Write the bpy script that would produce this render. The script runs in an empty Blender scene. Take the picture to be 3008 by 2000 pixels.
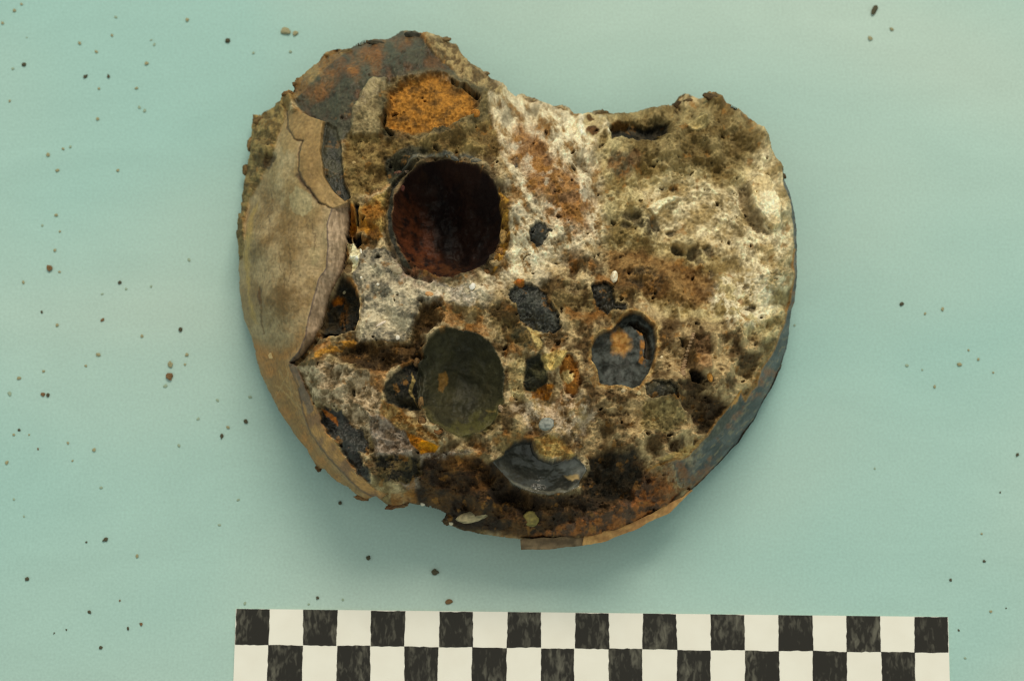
import bpy, math, random
import numpy as np
from mathutils import Vector

sc = bpy.context.scene
COL = sc.collection

# ------------------------------------------------------------------ camera
TILT = math.radians(10.0)
DIST = 0.587
FPX = 45.0 / 23.7 * 3008.0            # focal length in photograph pixels
cam_data = bpy.data.cameras.new('camera')
cam = bpy.data.objects.new('camera', cam_data)
COL.objects.link(cam)
cam_data.sensor_width = 23.7
cam_data.lens = 45.0
cam_data.clip_start = 0.02
cam_data.clip_end = 20.0
cam.location = (0, -DIST * math.sin(TILT), DIST * math.cos(TILT))
cam.rotation_euler = (TILT, 0, 0)
cam_data.dof.use_dof = True
cam_data.dof.focus_distance = 0.538
cam_data.dof.aperture_fstop = 9.0
sc.camera = cam

# ------------------------------------------------------------------ light
world = bpy.data.worlds.new('World')
sc.world = world
world.use_nodes = True
bg = world.node_tree.nodes['Background']
bg.inputs[0].default_value = (0.93, 1.0, 0.88, 1)
bg.inputs[1].default_value = 0.52

def area(name, loc, target, size, power, col):
    l = bpy.data.lights.new(name, 'AREA')
    l.shape = 'RECTANGLE'; l.size = size[0]; l.size_y = size[1]
    l.energy = power; l.color = col
    o = bpy.data.objects.new(name, l); COL.objects.link(o)
    o.location = loc
    d = Vector(target) - Vector(loc)
    o.rotation_euler = d.to_track_quat('-Z', 'Y').to_euler()
    return o
area('window_light', (0.32, 1.62, 2.00), (0, 0, 0.03), (1.2, 0.9), 41.0, (1.0, 0.88, 0.70))

sc.view_settings.view_transform = 'Standard'
sc.view_settings.look = 'None'
sc.view_settings.exposure = 0.0
sc.view_settings.gamma = 1.0
sc.view_settings.use_curve_mapping = False
sc.cycles.max_bounces = 6
sc.cycles.filter_width = 1.05

# ------------------------------------------------------------------ helpers
def ray(u, v, z):
    """photograph position (pixels of 3008x2000) -> place in the world at height z (metres)"""
    u = np.asarray(u, float); v = np.asarray(v, float); z = np.asarray(z, float)
    a = (u - 1504.0) / FPX; b = -(v - 1000.0) / FPX
    ct, st = math.cos(TILT), math.sin(TILT)
    dx = a; dy = b * ct + st; dz = b * st - ct
    s = (z - DIST * ct) / dz
    return dx * s, -DIST * st + dy * s, z + 0 * s

def lin(c):
    c = np.asarray(c, float) / 255.0
    return np.where(c <= 0.04045, c / 12.92, ((c + 0.055) / 1.055) ** 2.4)

ILL = np.array([.93, .91, .84])
def alb(c):
    return np.minimum(lin(c) / ILL, .85)

U32 = np.uint32
def hsh(ix, iy, seed):
    h = (ix.astype(np.int64) * 374761393 + iy.astype(np.int64) * 668265263 + seed * 1274126177) & 0xffffffff
    h = ((h ^ (h >> 13)) * 1103515245) & 0xffffffff
    h = ((h ^ (h >> 16)) * 2246822519) & 0xffffffff
    return ((h ^ (h >> 15)) & 0xffffff).astype(np.float32) / float(0x1000000)

def perlin(x, y, seed):
    ix = np.floor(x); iy = np.floor(y)
    fx = (x - ix).astype(np.float32); fy = (y - iy).astype(np.float32)
    ix = ix.astype(np.int64); iy = iy.astype(np.int64)
    def g(ox, oy):
        a = hsh(ix + ox, iy + oy, seed) * 6.2831853
        return np.cos(a) * (fx - ox) + np.sin(a) * (fy - oy)
    sx = fx * fx * fx * (fx * (fx * 6 - 15) + 10); sy = fy * fy * fy * (fy * (fy * 6 - 15) + 10)
    a = g(0, 0); b = g(1, 0); c = g(0, 1); d = g(1, 1)
    return ((a + (b - a) * sx) + ((c + (d - c) * sx) - (a + (b - a) * sx)) * sy) * 1.5

def fbm(x, y, wl, octv, seed, gain=0.5):
    t = 0; a = 1.0; n = 0
    for i in range(octv):
        t = t + a * perlin(x / wl + 17.3 * i, y / wl - 9.1 * i, seed + i); n += a
        a *= gain; wl *= 0.5
    return t / n * 1.4

def worley(x, y, wl, seed):
    x = x / wl; y = y / wl
    ix = np.floor(x).astype(np.int64); iy = np.floor(y).astype(np.int64)
    f1 = np.full(x.shape, 9.0, np.float32); f2 = f1.copy(); cid = np.zeros(x.shape, np.float32)
    for ox in (-1, 0, 1):
        for oy in (-1, 0, 1):
            jx = ix + ox; jy = iy + oy
            px = jx + hsh(jx, jy, seed); py = jy + hsh(jx, jy, seed + 1)
            d = np.sqrt((px - x) ** 2 + (py - y) ** 2).astype(np.float32)
            k = hsh(jx, jy, seed + 2)
            nr = d < f1
            f2 = np.where(nr, f1, np.minimum(f2, d)); cid = np.where(nr, k, cid); f1 = np.where(nr, d, f1)
    return f1, f2, cid

def sstep(a, b, x):
    t = np.clip((x - a) / (b - a), 0, 1)
    return t * t * (3 - 2 * t)

def chaikin(p, n=2):
    p = np.asarray(p, float)
    for _ in range(n):
        q = np.roll(p, -1, 0)
        p = np.stack([p * .75 + q * .25, p * .25 + q * .75], 1).reshape(-1, 2)
    return p

def seg_dist(P, x, y, closed):
    P = np.asarray(P, np.float32)
    d2 = np.full(x.shape, 1e12, np.float32); ins = np.zeros(x.shape, bool)
    n = len(P)
    for i in range(n if closed else n - 1):
        a = P[i]; b = P[(i + 1) % n]
        ex, ey = b - a
        L = ex * ex + ey * ey + 1e-9
        wx = x - a[0]; wy = y - a[1]
        t = np.clip((wx * ex + wy * ey) / L, 0, 1)
        qx = wx - t * ex; qy = wy - t * ey
        np.minimum(d2, qx * qx + qy * qy, out=d2)
        if closed:
            c = (a[1] <= y) != (b[1] <= y)
            if ey != 0:
                ins ^= c & (x < a[0] + (y - a[1]) / ey * ex)
    d = np.sqrt(d2)
    return np.where(ins, d, -d) if closed else d

# ------------------------------------------------------------------ materials
def new_mat(name):
    m = bpy.data.materials.new(name); m.use_nodes = True
    nt = m.node_tree; b = nt.nodes['Principled BSDF']
    return m, nt, b
def N(nt, t, **kw):
    n = nt.nodes.new(t)
    for k, v in kw.items():
        if k in n.inputs: n.inputs[k].default_value = v
        else: setattr(n, k, v)
    return n

def crust_mat(name, rough=0.8, spec=0.3, fine=0.35, bump=0.4, scale=900.0, stretch=(1, 1, 1)):
    m, nt, b = new_mat(name)
    at = N(nt, 'ShaderNodeAttribute', attribute_name='Col')
    tc = N(nt, 'ShaderNodeTexCoord')
    mp = N(nt, 'ShaderNodeMapping'); mp.inputs['Scale'].default_value = stretch
    nt.links.new(tc.outputs['Object'], mp.inputs[0])
    no = N(nt, 'ShaderNodeTexNoise'); no.inputs['Scale'].default_value = scale; no.inputs['Detail'].default_value = 4
    nt.links.new(mp.outputs[0], no.inputs['Vector'])
    mr = N(nt, 'ShaderNodeMapRange'); mr.inputs[1].default_value = 0.3; mr.inputs[2].default_value = 0.7
    mr.inputs[3].default_value = 1 - fine; mr.inputs[4].default_value = 1 + fine
    nt.links.new(no.outputs[0], mr.inputs[0])
    mx = N(nt, 'ShaderNodeMix', data_type='RGBA', blend_type='MULTIPLY'); mx.inputs[0].default_value = 1
    nt.links.new(at.outputs['Color'], mx.inputs[6]); nt.links.new(mr.outputs[0], mx.inputs[7])
    nt.links.new(mx.outputs[2], b.inputs['Base Color'])
    b.inputs['Roughness'].default_value = rough
    b.inputs['Specular IOR Level'].default_value = spec
    if bump:
        bp = N(nt, 'ShaderNodeBump'); bp.inputs['Strength'].default_value = bump; bp.inputs['Distance'].default_value = 0.0004
        nt.links.new(no.outputs[0], bp.inputs['Height']); nt.links.new(bp.outputs[0], b.inputs['Normal'])
    return m

M_STONE = crust_mat('encrusted_stone', 0.85, 0.25, 0.24, 0.4, 1000)
M_PLATE = crust_mat('weathered_plate', 0.6, 0.3, 0.22, 0.15, 900, (1.0, 0.7, 0.8))
M_IRON = crust_mat('corroded_iron', 0.55, 0.4, 0.30, 0.3, 900)
M_SMOOTH = crust_mat('smooth_corrosion', 0.6, 0.3, 0.20, 0.12, 600)
M_GLAZE = crust_mat('glazed_shell', 0.30, 0.7, 0.15, 0.08, 600)
M_RUST = crust_mat('powdery_rust', 0.9, 0.15, 0.28, 0.5, 1200)
M_LIME = crust_mat('lime_crust', 0.8, 0.25, 0.20, 0.4, 1000)

# ------------------------------------------------------------------ table top
def table_material():
    m, nt, b = new_mat('teal_tabletop')
    tc = N(nt, 'ShaderNodeTexCoord')
    n1 = N(nt, 'ShaderNodeTexNoise'); n1.inputs['Scale'].default_value = 5.5; n1.inputs['Detail'].default_value = 2; n1.inputs['Distortion'].default_value = 0.4
    n2 = N(nt, 'ShaderNodeTexNoise'); n2.inputs['Scale'].default_value = 1300; n2.inputs['Detail'].default_value = 3
    mp = N(nt, 'ShaderNodeMapping'); mp.inputs['Scale'].default_value = (1.0, 1.5, 1); mp.inputs['Location'].default_value = (0.31, 0.12, 0)
    nt.links.new(tc.outputs['Object'], mp.inputs[0]); nt.links.new(mp.outputs[0], n1.inputs['Vector'])
    nt.links.new(tc.outputs['Object'], n2.inputs['Vector'])
    cr = N(nt, 'ShaderNodeValToRGB')
    cr.color_ramp.elements[0].position = 0.34; cr.color_ramp.elements[0].color = (.345, .57, .545, 1)  # teal to sage mottling; cloudy reflections put into the colour
    cr.color_ramp.elements[1].position = 0.66; cr.color_ramp.elements[1].color = (.45, .60, .555, 1)
    nt.links.new(n1.outputs[0], cr.inputs[0])
    mr = N(nt, 'ShaderNodeMapRange'); mr.inputs[1].default_value = 0.3; mr.inputs[2].default_value = 0.7; mr.inputs[3].default_value = 0.94; mr.inputs[4].default_value = 1.06
    nt.links.new(n2.outputs[0], mr.inputs[0])
    mx = N(nt, 'ShaderNodeMix', data_type='RGBA', blend_type='MULTIPLY'); mx.inputs[0].default_value = 1
    nt.links.new(cr.outputs[0], mx.inputs[6]); nt.links.new(mr.outputs[0], mx.inputs[7])
    nt.links.new(mx.outputs[2], b.inputs['Base Color'])
    n4 = N(nt, 'ShaderNodeTexNoise'); n4.inputs['Scale'].default_value = 26; n4.inputs['Detail'].default_value = 6; n4.inputs['Roughness'].default_value = .65; n4.inputs['Distortion'].default_value = 1.2
    mp4 = N(nt, 'ShaderNodeMapping'); mp4.inputs['Scale'].default_value = (.6, 1.5, 1); mp4.inputs['Rotation'].default_value = (0, 0, .35)
    nt.links.new(tc.outputs['Object'], mp4.inputs[0]); nt.links.new(mp4.outputs[0], n4.inputs['Vector'])
    mr4 = N(nt, 'ShaderNodeMapRange'); mr4.inputs[1].default_value = .3; mr4.inputs[2].default_value = .7; mr4.inputs[3].default_value = .965; mr4.inputs[4].default_value = 1.035
    nt.links.new(n4.outputs[0], mr4.inputs[0])
    mx4 = N(nt, 'ShaderNodeMix', data_type='RGBA', blend_type='MULTIPLY'); mx4.inputs[0].default_value = 1
    nt.links.new(mx.outputs[2], mx4.inputs[6]); nt.links.new(mr4.outputs[0], mx4.inputs[7])
    nt.links.new(mx4.outputs[2], b.inputs['Base Color'])
    n3 = N(nt, 'ShaderNodeTexNoise'); n3.inputs['Scale'].default_value = 14; n3.inputs['Detail'].default_value = 3
    nt.links.new(tc.outputs['Object'], n3.inputs['Vector'])
    mr3 = N(nt, 'ShaderNodeMapRange'); mr3.inputs[3].default_value = 0.5; mr3.inputs[4].default_value = 0.62
    nt.links.new(n3.outputs[0], mr3.inputs[0]); nt.links.new(mr3.outputs[0], b.inputs['Roughness'])
    bp = N(nt, 'ShaderNodeBump'); bp.inputs['Strength'].default_value = 0.03; bp.inputs['Distance'].default_value = 0.001
    nt.links.new(n3.outputs[0], bp.inputs['Height']); nt.links.new(bp.outputs[0], b.inputs['Normal'])
    b.inputs['Specular IOR Level'].default_value = 0.35
    return m

def mesh_obj(name, verts, faces, mat, parent=None, smooth=False, cols=None):
    me = bpy.data.meshes.new(name)
    me.from_pydata([tuple(map(float, p)) for p in verts], [], faces)
    me.materials.append(mat)
    if smooth: me.polygons.foreach_set('use_smooth', [True] * len(me.polygons))
    if cols is not None:
        a = me.color_attributes.new('Col', 'FLOAT_COLOR', 'POINT')
        c = np.ones((len(verts), 4), np.float32); c[:, :3] = cols
        a.data.foreach_set('color', c.ravel())
    me.update()
    o = bpy.data.objects.new(name, me); COL.objects.link(o)
    if parent: o.parent = parent
    return o

def slab(x0, x1, y0, y1, z0, z1):
    v = [(x0, y0, z0), (x1, y0, z0), (x1, y1, z0), (x0, y1, z0), (x0, y0, z1), (x1, y0, z1), (x1, y1, z1), (x0, y1, z1)]
    f = [(0, 3, 2, 1), (4, 5, 6, 7), (0, 1, 5, 4), (1, 2, 6, 5), (2, 3, 7, 6), (3, 0, 4, 7)]
    return v, f
tv, tf = slab(-0.6, 0.6, -0.5, 0.6, -0.03, 0.0)
table = mesh_obj('tabletop', tv, tf, table_material())
table['kind'] = 'structure'; table['label'] = 'smooth pale teal tabletop under everything'

# ================================================================== the concretion
OUT = [(711,640),(715,578),(722,530),(728,489),(737,459),(737,411),(739,378),(750,345),(769,341),(787,326),(828,308),(843,286),(865,275),(872,239),(882,234),(902,212),(932,186),(961,152),(994,145),(1024,147),(1050,127),(1072,117),(1105,121),(1142,114),(1179,95),(1220,95),(1239,106),(1287,104),(1316,121),(1342,138),(1357,165),(1383,197),(1409,202),(1431,226),(1460,252),(1493,283),(1513,293),(1534,283),(1571,287),(1599,302),(1624,312),(1652,308),(1673,318),(1685,338),(1709,347),(1734,340),(1744,328),(1767,327),(1787,338),(1820,342),(1856,334),(1881,324),(1922,318),(1954,310),(1987,308),(1993,285),(2011,275),(2032,279),(2052,291),(2069,287),(2077,273),(2101,275),(2134,302),(2175,322),(2207,351),(2228,367),(2248,396),(2265,440),(2281,473),(2301,502),(2305,530),(2322,571),(2336,632),(2340,673),(2342,767),(2341,820),(2338,862),(2324,927),(2318,964),(2320,980),(2313,1021),(2297,1074),(2277,1123),(2248,1172),(2216,1233),(2175,1294),(2113,1360),(2052,1420),(2031,1439),(2002,1468),(1962,1500),(1925,1518),(1878,1543),(1823,1565),(1769,1583),(1707,1590),(1623,1590),(1560,1586),(1473,1576),(1404,1565),(1349,1552),(1320,1541),(1304,1526),(1313,1508),(1295,1497),(1257,1488),(1198,1476),(1179,1491),(1153,1491),(1131,1476),(1105,1458),(1079,1467),(1050,1454),(1024,1432),(994,1417),(976,1402),(954,1380),(935,1378),(924,1358),(902,1321),(872,1284),(843,1240),(813,1195),(787,1140),(769,1103),(758,1058),(743,1004),(717,930),(704,856),(704,782),(700,682),(706,634)]
STEP = 2.0
us = np.arange(688, 2356, STEP); vs = np.arange(82, 1630, STEP)
U, V = np.meshgrid(us, vs); U = U.astype(np.float32); V = V.astype(np.float32)
H, W = U.shape
# wobble used to make every drawn border irregular
WU = fbm(U, V, 46, 4, 11, 0.6) * 9; WV = fbm(U, V, 46, 4, 31, 0.6) * 9

SD = seg_dist(OUT, U + WU * 0.35, V + WV * 0.35, True)   # >0 inside
INS = SD > 0

def sub(P, margin):
    P = np.asarray(P, float)
    x0, y0 = P.min(0) - margin; x1, y1 = P.max(0) + margin
    i0 = max(0, int((y0 - vs[0]) / STEP)); i1 = min(H, int((y1 - vs[0]) / STEP) + 2)
    j0 = max(0, int((x0 - us[0]) / STEP)); j1 = min(W, int((x1 - us[0]) / STEP) + 2)
    return slice(i0, i1), slice(j0, j1)

def region(P, warp=1.0, soft=6.0, closed=True, rnd=0):
    """(slice, mask 0..1, distance) of a drawn polygon; soft = width of its edge in pixels"""
    if rnd: P = chaikin(P, rnd)
    s = sub(P, 60 + soft)
    d = seg_dist(P, U[s] + WU[s] * warp, V[s] + WV[s] * warp, closed)
    if closed: return s, sstep(-soft * .5, soft * .5, d), d
    return s, 1 - sstep(0, soft, d), d

def ell(cx, cy, rx, ry, rot=0, n=28):
    a = np.linspace(0, 2 * math.pi, n, endpoint=False); r = math.radians(rot)
    x = np.cos(a) * rx; y = np.sin(a) * ry
    return np.stack([cx + x * math.cos(r) - y * math.sin(r), cy + x * math.sin(r) + y * math.cos(r)], 1)

# ---- base height (cm) by thin plate spline through hand set heights
CP = [(800,700,5.0),(900,700,6.15),(960,700,6.6),(840,450,4.9),(930,450,5.7),(880,1000,6.0),(775,900,4.4),(745,700,4.0),
(1060,760,6.3),(1150,850,6.4),(1100,650,6.3),(1000,900,6.0),(1315,640,6.6),(1160,430,6.1),(1260,300,5.9),(1200,160,4.9),(1000,330,5.3),(1420,260,5.1),
(1480,450,6.6),(1600,560,6.2),(1560,400,5.4),(1650,350,4.2),(1740,640,5.6),(1700,480,5.2),(1850,450,3.4),(2000,350,3.0),(2000,600,2.9),(1900,700,3.7),
(2150,500,3.1),(2150,700,3.0),(2290,620,4.3),(2315,800,4.5),(2240,1000,4.9),(2150,1170,5.0),(1950,900,4.3),(1850,1020,5.6),(1550,780,6.3),(1600,1000,6.0),
(1353,1124,6.0),(1200,1100,5.9),(1000,1150,5.8),(890,1120,5.6),(1100,1300,5.4),(1300,1350,5.3),(1500,1300,5.4),(1700,1250,5.5),(1900,1250,5.3),(2040,1290,4.9),
(1600,1430,4.7),(1800,1400,4.6),(1400,1480,3.8),(1600,1530,3.4),(1850,1480,3.7),(960,1300,5.0),(1040,1390,4.5),(1150,1430,4.2)]
OZ = []
oc = np.array(OUT, float)
for i in range(0, len(OUT), 3):
    u, v = OUT[i]
    z = 1.9
    if v < 320 and u < 1450: z = 2.4
    elif u > 1450 and v < 380: z = 2.2
    elif u > 2200 and v < 900: z = 2.7
    elif u > 2200: z = 2.0
    elif u < 960: z = 1.3
    OZ.append((u, v, z))
cp = np.array([(a, b, c * .75) for a, b, c in CP] + [(a, b, c * .85) for a, b, c in OZ]); nP = len(cp)
def tps_k(r2): return np.where(r2 > 0, 0.5 * r2 * np.log(r2 + 1e-12), 0)
sx = cp[:, :2] / 1000.0
Km = tps_k(((sx[:, None] - sx[None]) ** 2).sum(-1)) + np.eye(nP) * 2e-4
Pm = np.c_[np.ones(nP), sx]
A = np.block([[Km, Pm], [Pm.T, np.zeros((3, 3))]])
sol = np.linalg.solve(A, np.r_[cp[:, 2], 0, 0, 0])
cu = np.arange(us[0], us[-1] + 16, 16.0); cv = np.arange(vs[0], vs[-1] + 16, 16.0)
CU, CV = np.meshgrid(cu / 1000, cv / 1000)
Bc = sol[nP] + sol[nP + 1] * CU + sol[nP + 2] * CV
for k in range(nP):
    Bc += sol[k] * tps_k((CU - sx[k, 0]) ** 2 + (CV - sx[k, 1]) ** 2)
fi = (V - cv[0]) / 16; fj = (U - cu[0]) / 16
i0 = np.clip(fi.astype(int), 0, len(cv) - 2); j0 = np.clip(fj.astype(int), 0, len(cu) - 2)
ti = fi - i0; tj = fj - j0
BASE = (Bc[i0, j0] * (1 - ti) * (1 - tj) + Bc[i0 + 1, j0] * ti * (1 - tj) + Bc[i0, j0 + 1] * (1 - ti) * tj + Bc[i0 + 1, j0 + 1] * ti * tj).astype(np.float32)
# round shoulder towards the outline
wsh = 60.0
q = np.clip(1 - SD / wsh, 0, 1)
BASE = BASE - 0.7 * (1 - np.sqrt(np.clip(1 - q * q, 0, 1)))

FEAT = np.zeros_like(BASE)            # drawn steps and hollows (cm)
AMP = np.ones_like(BASE)              # roughness of the broken stone
GRN = np.ones_like(BASE)              # graininess
PART = np.zeros(BASE.shape, np.int16)
C = np.zeros(BASE.shape + (3,), np.float32)

# noise layers
n_big = fbm(U, V, 170, 4, 101)
n_mid = fbm(U, V, 84, 5, 201, 0.42)
n_fin = fbm(U, V, 22, 4, 301, 0.6)
n_xf = fbm(U, V, 9, 2, 401, 0.6)
ck1, ck2, ckid = worley(U + WU * 2.2, V + WV * 2.2, 95, 1951)
chunk = (ckid - .5) * sstep(.02, .22, ck2 - ck1)
crag = 1 - 2.2 * np.sqrt(fbm(U + WU, V + WV, 140, 3, 1851, .45) ** 2 + .004)
n_dir = fbm((U * .87 - V * .5), (U * .5 + V * .87) * .5, 34, 5, 1801, .66)
n_c1 = fbm(U, V, 120, 5, 501, 0.62)
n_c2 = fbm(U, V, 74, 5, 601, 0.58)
n_c3 = fbm(U, V, 30, 4, 701, 0.65)
w1, w1b, id1 = worley(U + WU, V + WV, 15, 801)
w2, w2b, id2 = worley(U + WU, V + WV, 34, 901)
w3, w3b, id3 = worley(U, V, 7.5, 951)

def dig(P, depth, soft=14, warp=1.0, amp=None, rnd=0, grn=None):
    s, m, d = region(P, warp, soft, rnd=rnd)
    FEAT[s] -= depth * m
    if amp is not None: AMP[s] = AMP[s] * (1 - m) + amp * m
    if grn is not None: GRN[s] = GRN[s] * (1 - m) + grn * m
def groove(P, depth, width, warp=0.5):
    s, m, d = region(P, warp, width, closed=False)
    FEAT[s] -= depth * m
def bowl(cx, cy, rx, ry, rot, depth, amp=0.12, warp=0.25, power=0.5, inside=None):
    P = ell(cx, cy, rx * 1.15, ry * 1.15, rot); s = sub(P, 4)
    r = math.radians(rot); x = U[s] + WU[s] * warp - cx; y = V[s] + WV[s] * warp - cy
    a = (x * math.cos(r) + y * math.sin(r)) / rx; b = (-x * math.sin(r) + y * math.cos(r)) / ry
    q = a * a + b * b
    k_ = 1.0
    if inside is not None: k_ = sstep(-2, 3, seg_dist(inside, U[s] + WU[s] * warp, V[s] + WV[s] * warp, True))
    FEAT[s] -= depth * np.clip(1 - q, 0, 1) ** power * k_
    m = (1 - sstep(0.94, 1.06, q)) * k_
    AMP[s] = AMP[s] * (1 - m) + amp * m; GRN[s] = GRN[s] * (1 - m) + amp * .2 * m
    return s, m
def paint(P, c1, c2=None, a=1.0, soft=10, warp=1.0, noise=None, thr=0.0, con=0.25, rnd=0, closed=True):
    s, m, d = region(P, warp, soft, closed, rnd)
    nz = (n_c2 if noise is None else noise)[s]
    t = sstep(thr - con, thr + con, nz)[..., None]
    c = alb(c1) if c2 is None else alb(c1) * (1 - t) + alb(c2) * t
    m = (m * a)[..., None]
    C[s] = C[s] * (1 - m) + c * m
def patch(P, c1, a=1.0, soft=20, thr=0.0, con=0.2, noise=None, warp=1.0):
    """colour that only breaks through where the noise is high"""
    s, m, d = region(P, warp, soft)
    nz = (n_c3 if noise is None else noise)[s]
    m = (m * a * sstep(thr - con, thr + con, nz))[..., None]
    C[s] = C[s] * (1 - m) + alb(c1) * m
def setpart(P, k, warp=1.0, rnd=0):
    s, m, d = region(P, warp, 1.0, rnd=rnd)
    PART[s] = np.where(d > 0, k, PART[s])

# ---- ground colours of the broken stone
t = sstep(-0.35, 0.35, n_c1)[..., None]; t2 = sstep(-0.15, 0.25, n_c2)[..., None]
C[:] = alb((128, 106, 70)) * (1 - t) + alb((182, 160, 122)) * t
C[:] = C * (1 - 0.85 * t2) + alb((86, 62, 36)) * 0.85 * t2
t3 = sstep(0.15, 0.45, fbm(U, V, 90, 4, 1301, 0.6))[..., None]
C[:] = C * (1 - .6 * t3) + alb((146, 88, 42)) * .6 * t3

# ---- large regions -------------------------------------------------
P_WHITE = [(1450,262),(1500,290),(1600,300),(1720,345),(1790,380),(1745,450),(1765,560),(1795,680),(1740,730),(1660,740),(1590,800),(1480,840),(1400,860),(1330,850),(1400,830),(1470,760),(1498,680),(1505,600),(1488,480),(1462,380),(1440,300)]
paint(P_WHITE, (214,198,166), (152,128,92), soft=70, warp=3.0, noise=n_dir, thr=0.10, con=.3)
P_RUST = [(1500,400),(1534,342),(1583,385),(1624,457),(1677,508),(1728,567),(1738,600),(1715,640),(1740,700),(1700,690),(1652,660),(1615,653),(1595,600),(1554,571),(1546,506),(1507,465)]
paint(P_RUST, (150,98,54), (122,78,46), a=.9, soft=50, warp=3.0, noise=n_c3)
patch(P_RUST, (222,208,180), soft=20, thr=.25, con=.2, noise=n_c2)
patch(P_WHITE, (134,92,54), soft=60, thr=.3, con=.25, noise=n_dir, a=.8)
patch(P_WHITE, (110,98,76), soft=60, thr=.3, con=.2, noise=n_c2, a=.6)
P_KHAKI = [(1760,345),(1800,345),(1990,315),(2100,285),(2200,350),(2245,400),(2290,500),(2330,650),(2332,830),(2290,1000),(2200,1140),(2020,1000),(1900,880),(1790,800),(1770,600),(1750,450)]
paint(P_KHAKI, (184,166,122), (130,108,68), soft=60, warp=2.0, noise=n_c2, con=.3)
paint([(1790,335),(1990,310),(2100,280),(2200,350),(2250,420),(2265,480),(2150,500),(1990,500),(1850,470)], (134,114,76), (108,88,54), soft=30, a=.8)
P_CREAM = [(1890,560),(1960,540),(2050,530),(2180,560),(2240,430),(2275,500),(2325,650),(2330,820),(2280,880),(2240,930),(2190,880),(2150,760),(2060,720),(1990,690),(1920,690)]
paint(P_CREAM, (212,196,160), (164,141,100), soft=80, warp=2.0, noise=n_c2, thr=.05, con=.35)
patch(P_CREAM, (122,104,70), soft=40, thr=.2, con=.15, noise=n_c3, a=.6)
s, m, d = region(P_CREAM, 1, 50); AMP[s] = AMP[s] * (1 - m) + .55 * m
patch([(2060,820),(2160,800),(2260,820),(2290,900),(2230,960),(2140,960),(2080,900)], (208,194,162), soft=40, thr=.0, con=.3, warp=2.0)
paint([(1770,740),(1900,735),(2040,780),(2110,830),(2080,900),(1980,900),(1880,860),(1800,850)], (140,102,62), (112,76,44), soft=30, a=.9)
paint([(1660,960),(1980,930),(2150,960),(2260,1010),(2150,1180),(2040,1300),(1900,1370),(1760,1330),(1600,1290),(1500,1240),(1560,1190),(1700,1190)], (176,150,110), (92,68,42), soft=50, warp=2.0, noise=n_c2, con=.35)
paint([(1210,1350),(1300,1330),(1460,1360),(1560,1460),(1750,1490),(1900,1420),(1990,1440),(1880,1545),(1600,1590),(1320,1545),(1220,1470)], (84,56,32), (50,36,26), soft=20)
paint([(1760,1500),(1830,1440),(1900,1375),(1960,1420),(2000,1460),(1900,1520),(1760,1575),(1560,1575)], (142,84,50), (90,66,52), soft=16, noise=n_c3)

# top left lobe: dark corroded iron with rusty streaks
P_DARK = [(885,330),(860,290),(880,240),(950,170),(1050,127),(1105,121),(1180,95),(1222,95),(1260,150),(1320,200),(1365,240),(1300,250),(1240,222),(1150,225),(1140,262),(1085,300),(1045,345),(1022,400),(1000,425),(1005,480),(1012,540),(1025,575),(1013,592),(983,567),(954,522),(943,445),(946,400),(952,360),(917,345)]
paint(P_DARK, (76,72,54), (54,54,44), soft=10, warp=.6)
s, m, d = region(P_DARK, .6, 14); AMP[s] = AMP[s] * (1 - m) + .36 * m; GRN[s] = GRN[s] * (1 - m) + .6 * m
patch(P_DARK, (128,74,34), thr=.2, con=.35, noise=n_c2, a=.45)
P_DCR = [(955,356),(985,375),(1000,425),(1005,480),(1012,540),(1030,585),(1013,594),(983,567),(954,522),(943,445),(946,400)]
paint(P_DCR, (70,67,50), (54,54,44), soft=7, warp=.4)
s, m, d = region(P_DCR, .4, 8); AMP[s] = AMP[s] * (1 - m) + .16 * m; FEAT[s] -= .12 * m
patch(ell(1075,195,45,60,30), (138,80,36), thr=-.2, noise=n_c2, a=.6, con=.4)
patch(ell(945,255,60,28,-45), (136,84,44), thr=-.2, noise=n_c2, a=.6, con=.4)
patch(ell(1120,140,110,22,-12), (122,72,36), thr=-.1, noise=n_c2, a=.6, con=.4)
paint([(750,345),(787,326),(828,308),(865,275),(882,234),(932,186),(961,152),(1024,147),(1000,165),(930,230),(880,290),(845,330),(800,345)], (142,112,70), (122,84,46), soft=10)
paint([(1255,120),(1316,121),(1357,165),(1383,197),(1431,226),(1480,280),(1470,300),(1400,262),(1340,215),(1280,150)], (158,134,94), (104,82,54), soft=14, noise=n_c3)
# slab beside the orange pocket
P_SLAB = [(1100,232),(1135,230),(1140,262),(1128,300),(1122,345),(1120,392),(1040,398),(1031,370),(1034,330),(1060,280),(1085,250)]
paint(P_SLAB, (152,134,98), (120,104,74), soft=8)
s, m, d = region(P_SLAB, 1, 10); AMP[s] = AMP[s] * (1 - m) + .35 * m; FEAT[s] += .14 * m
paint([(1030,395),(1130,395),(1250,405),(1380,365),(1440,330),(1462,400),(1460,460),(1380,450),(1270,455),(1170,500),(1120,560),(1030,575),(1012,530),(1005,450)], (140,116,74), (108,84,50), soft=14)
paint([(1150,560),(1060,600),(1032,600),(1030,660),(1090,690),(1140,670),(1150,620)], (166,136,82), (150,96,46), soft=10)
paint([(1130,455),(1200,425),(1260,440),(1240,480),(1180,520),(1150,560),(1130,520)], (70,66,48), (52,52,42), soft=14)

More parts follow.
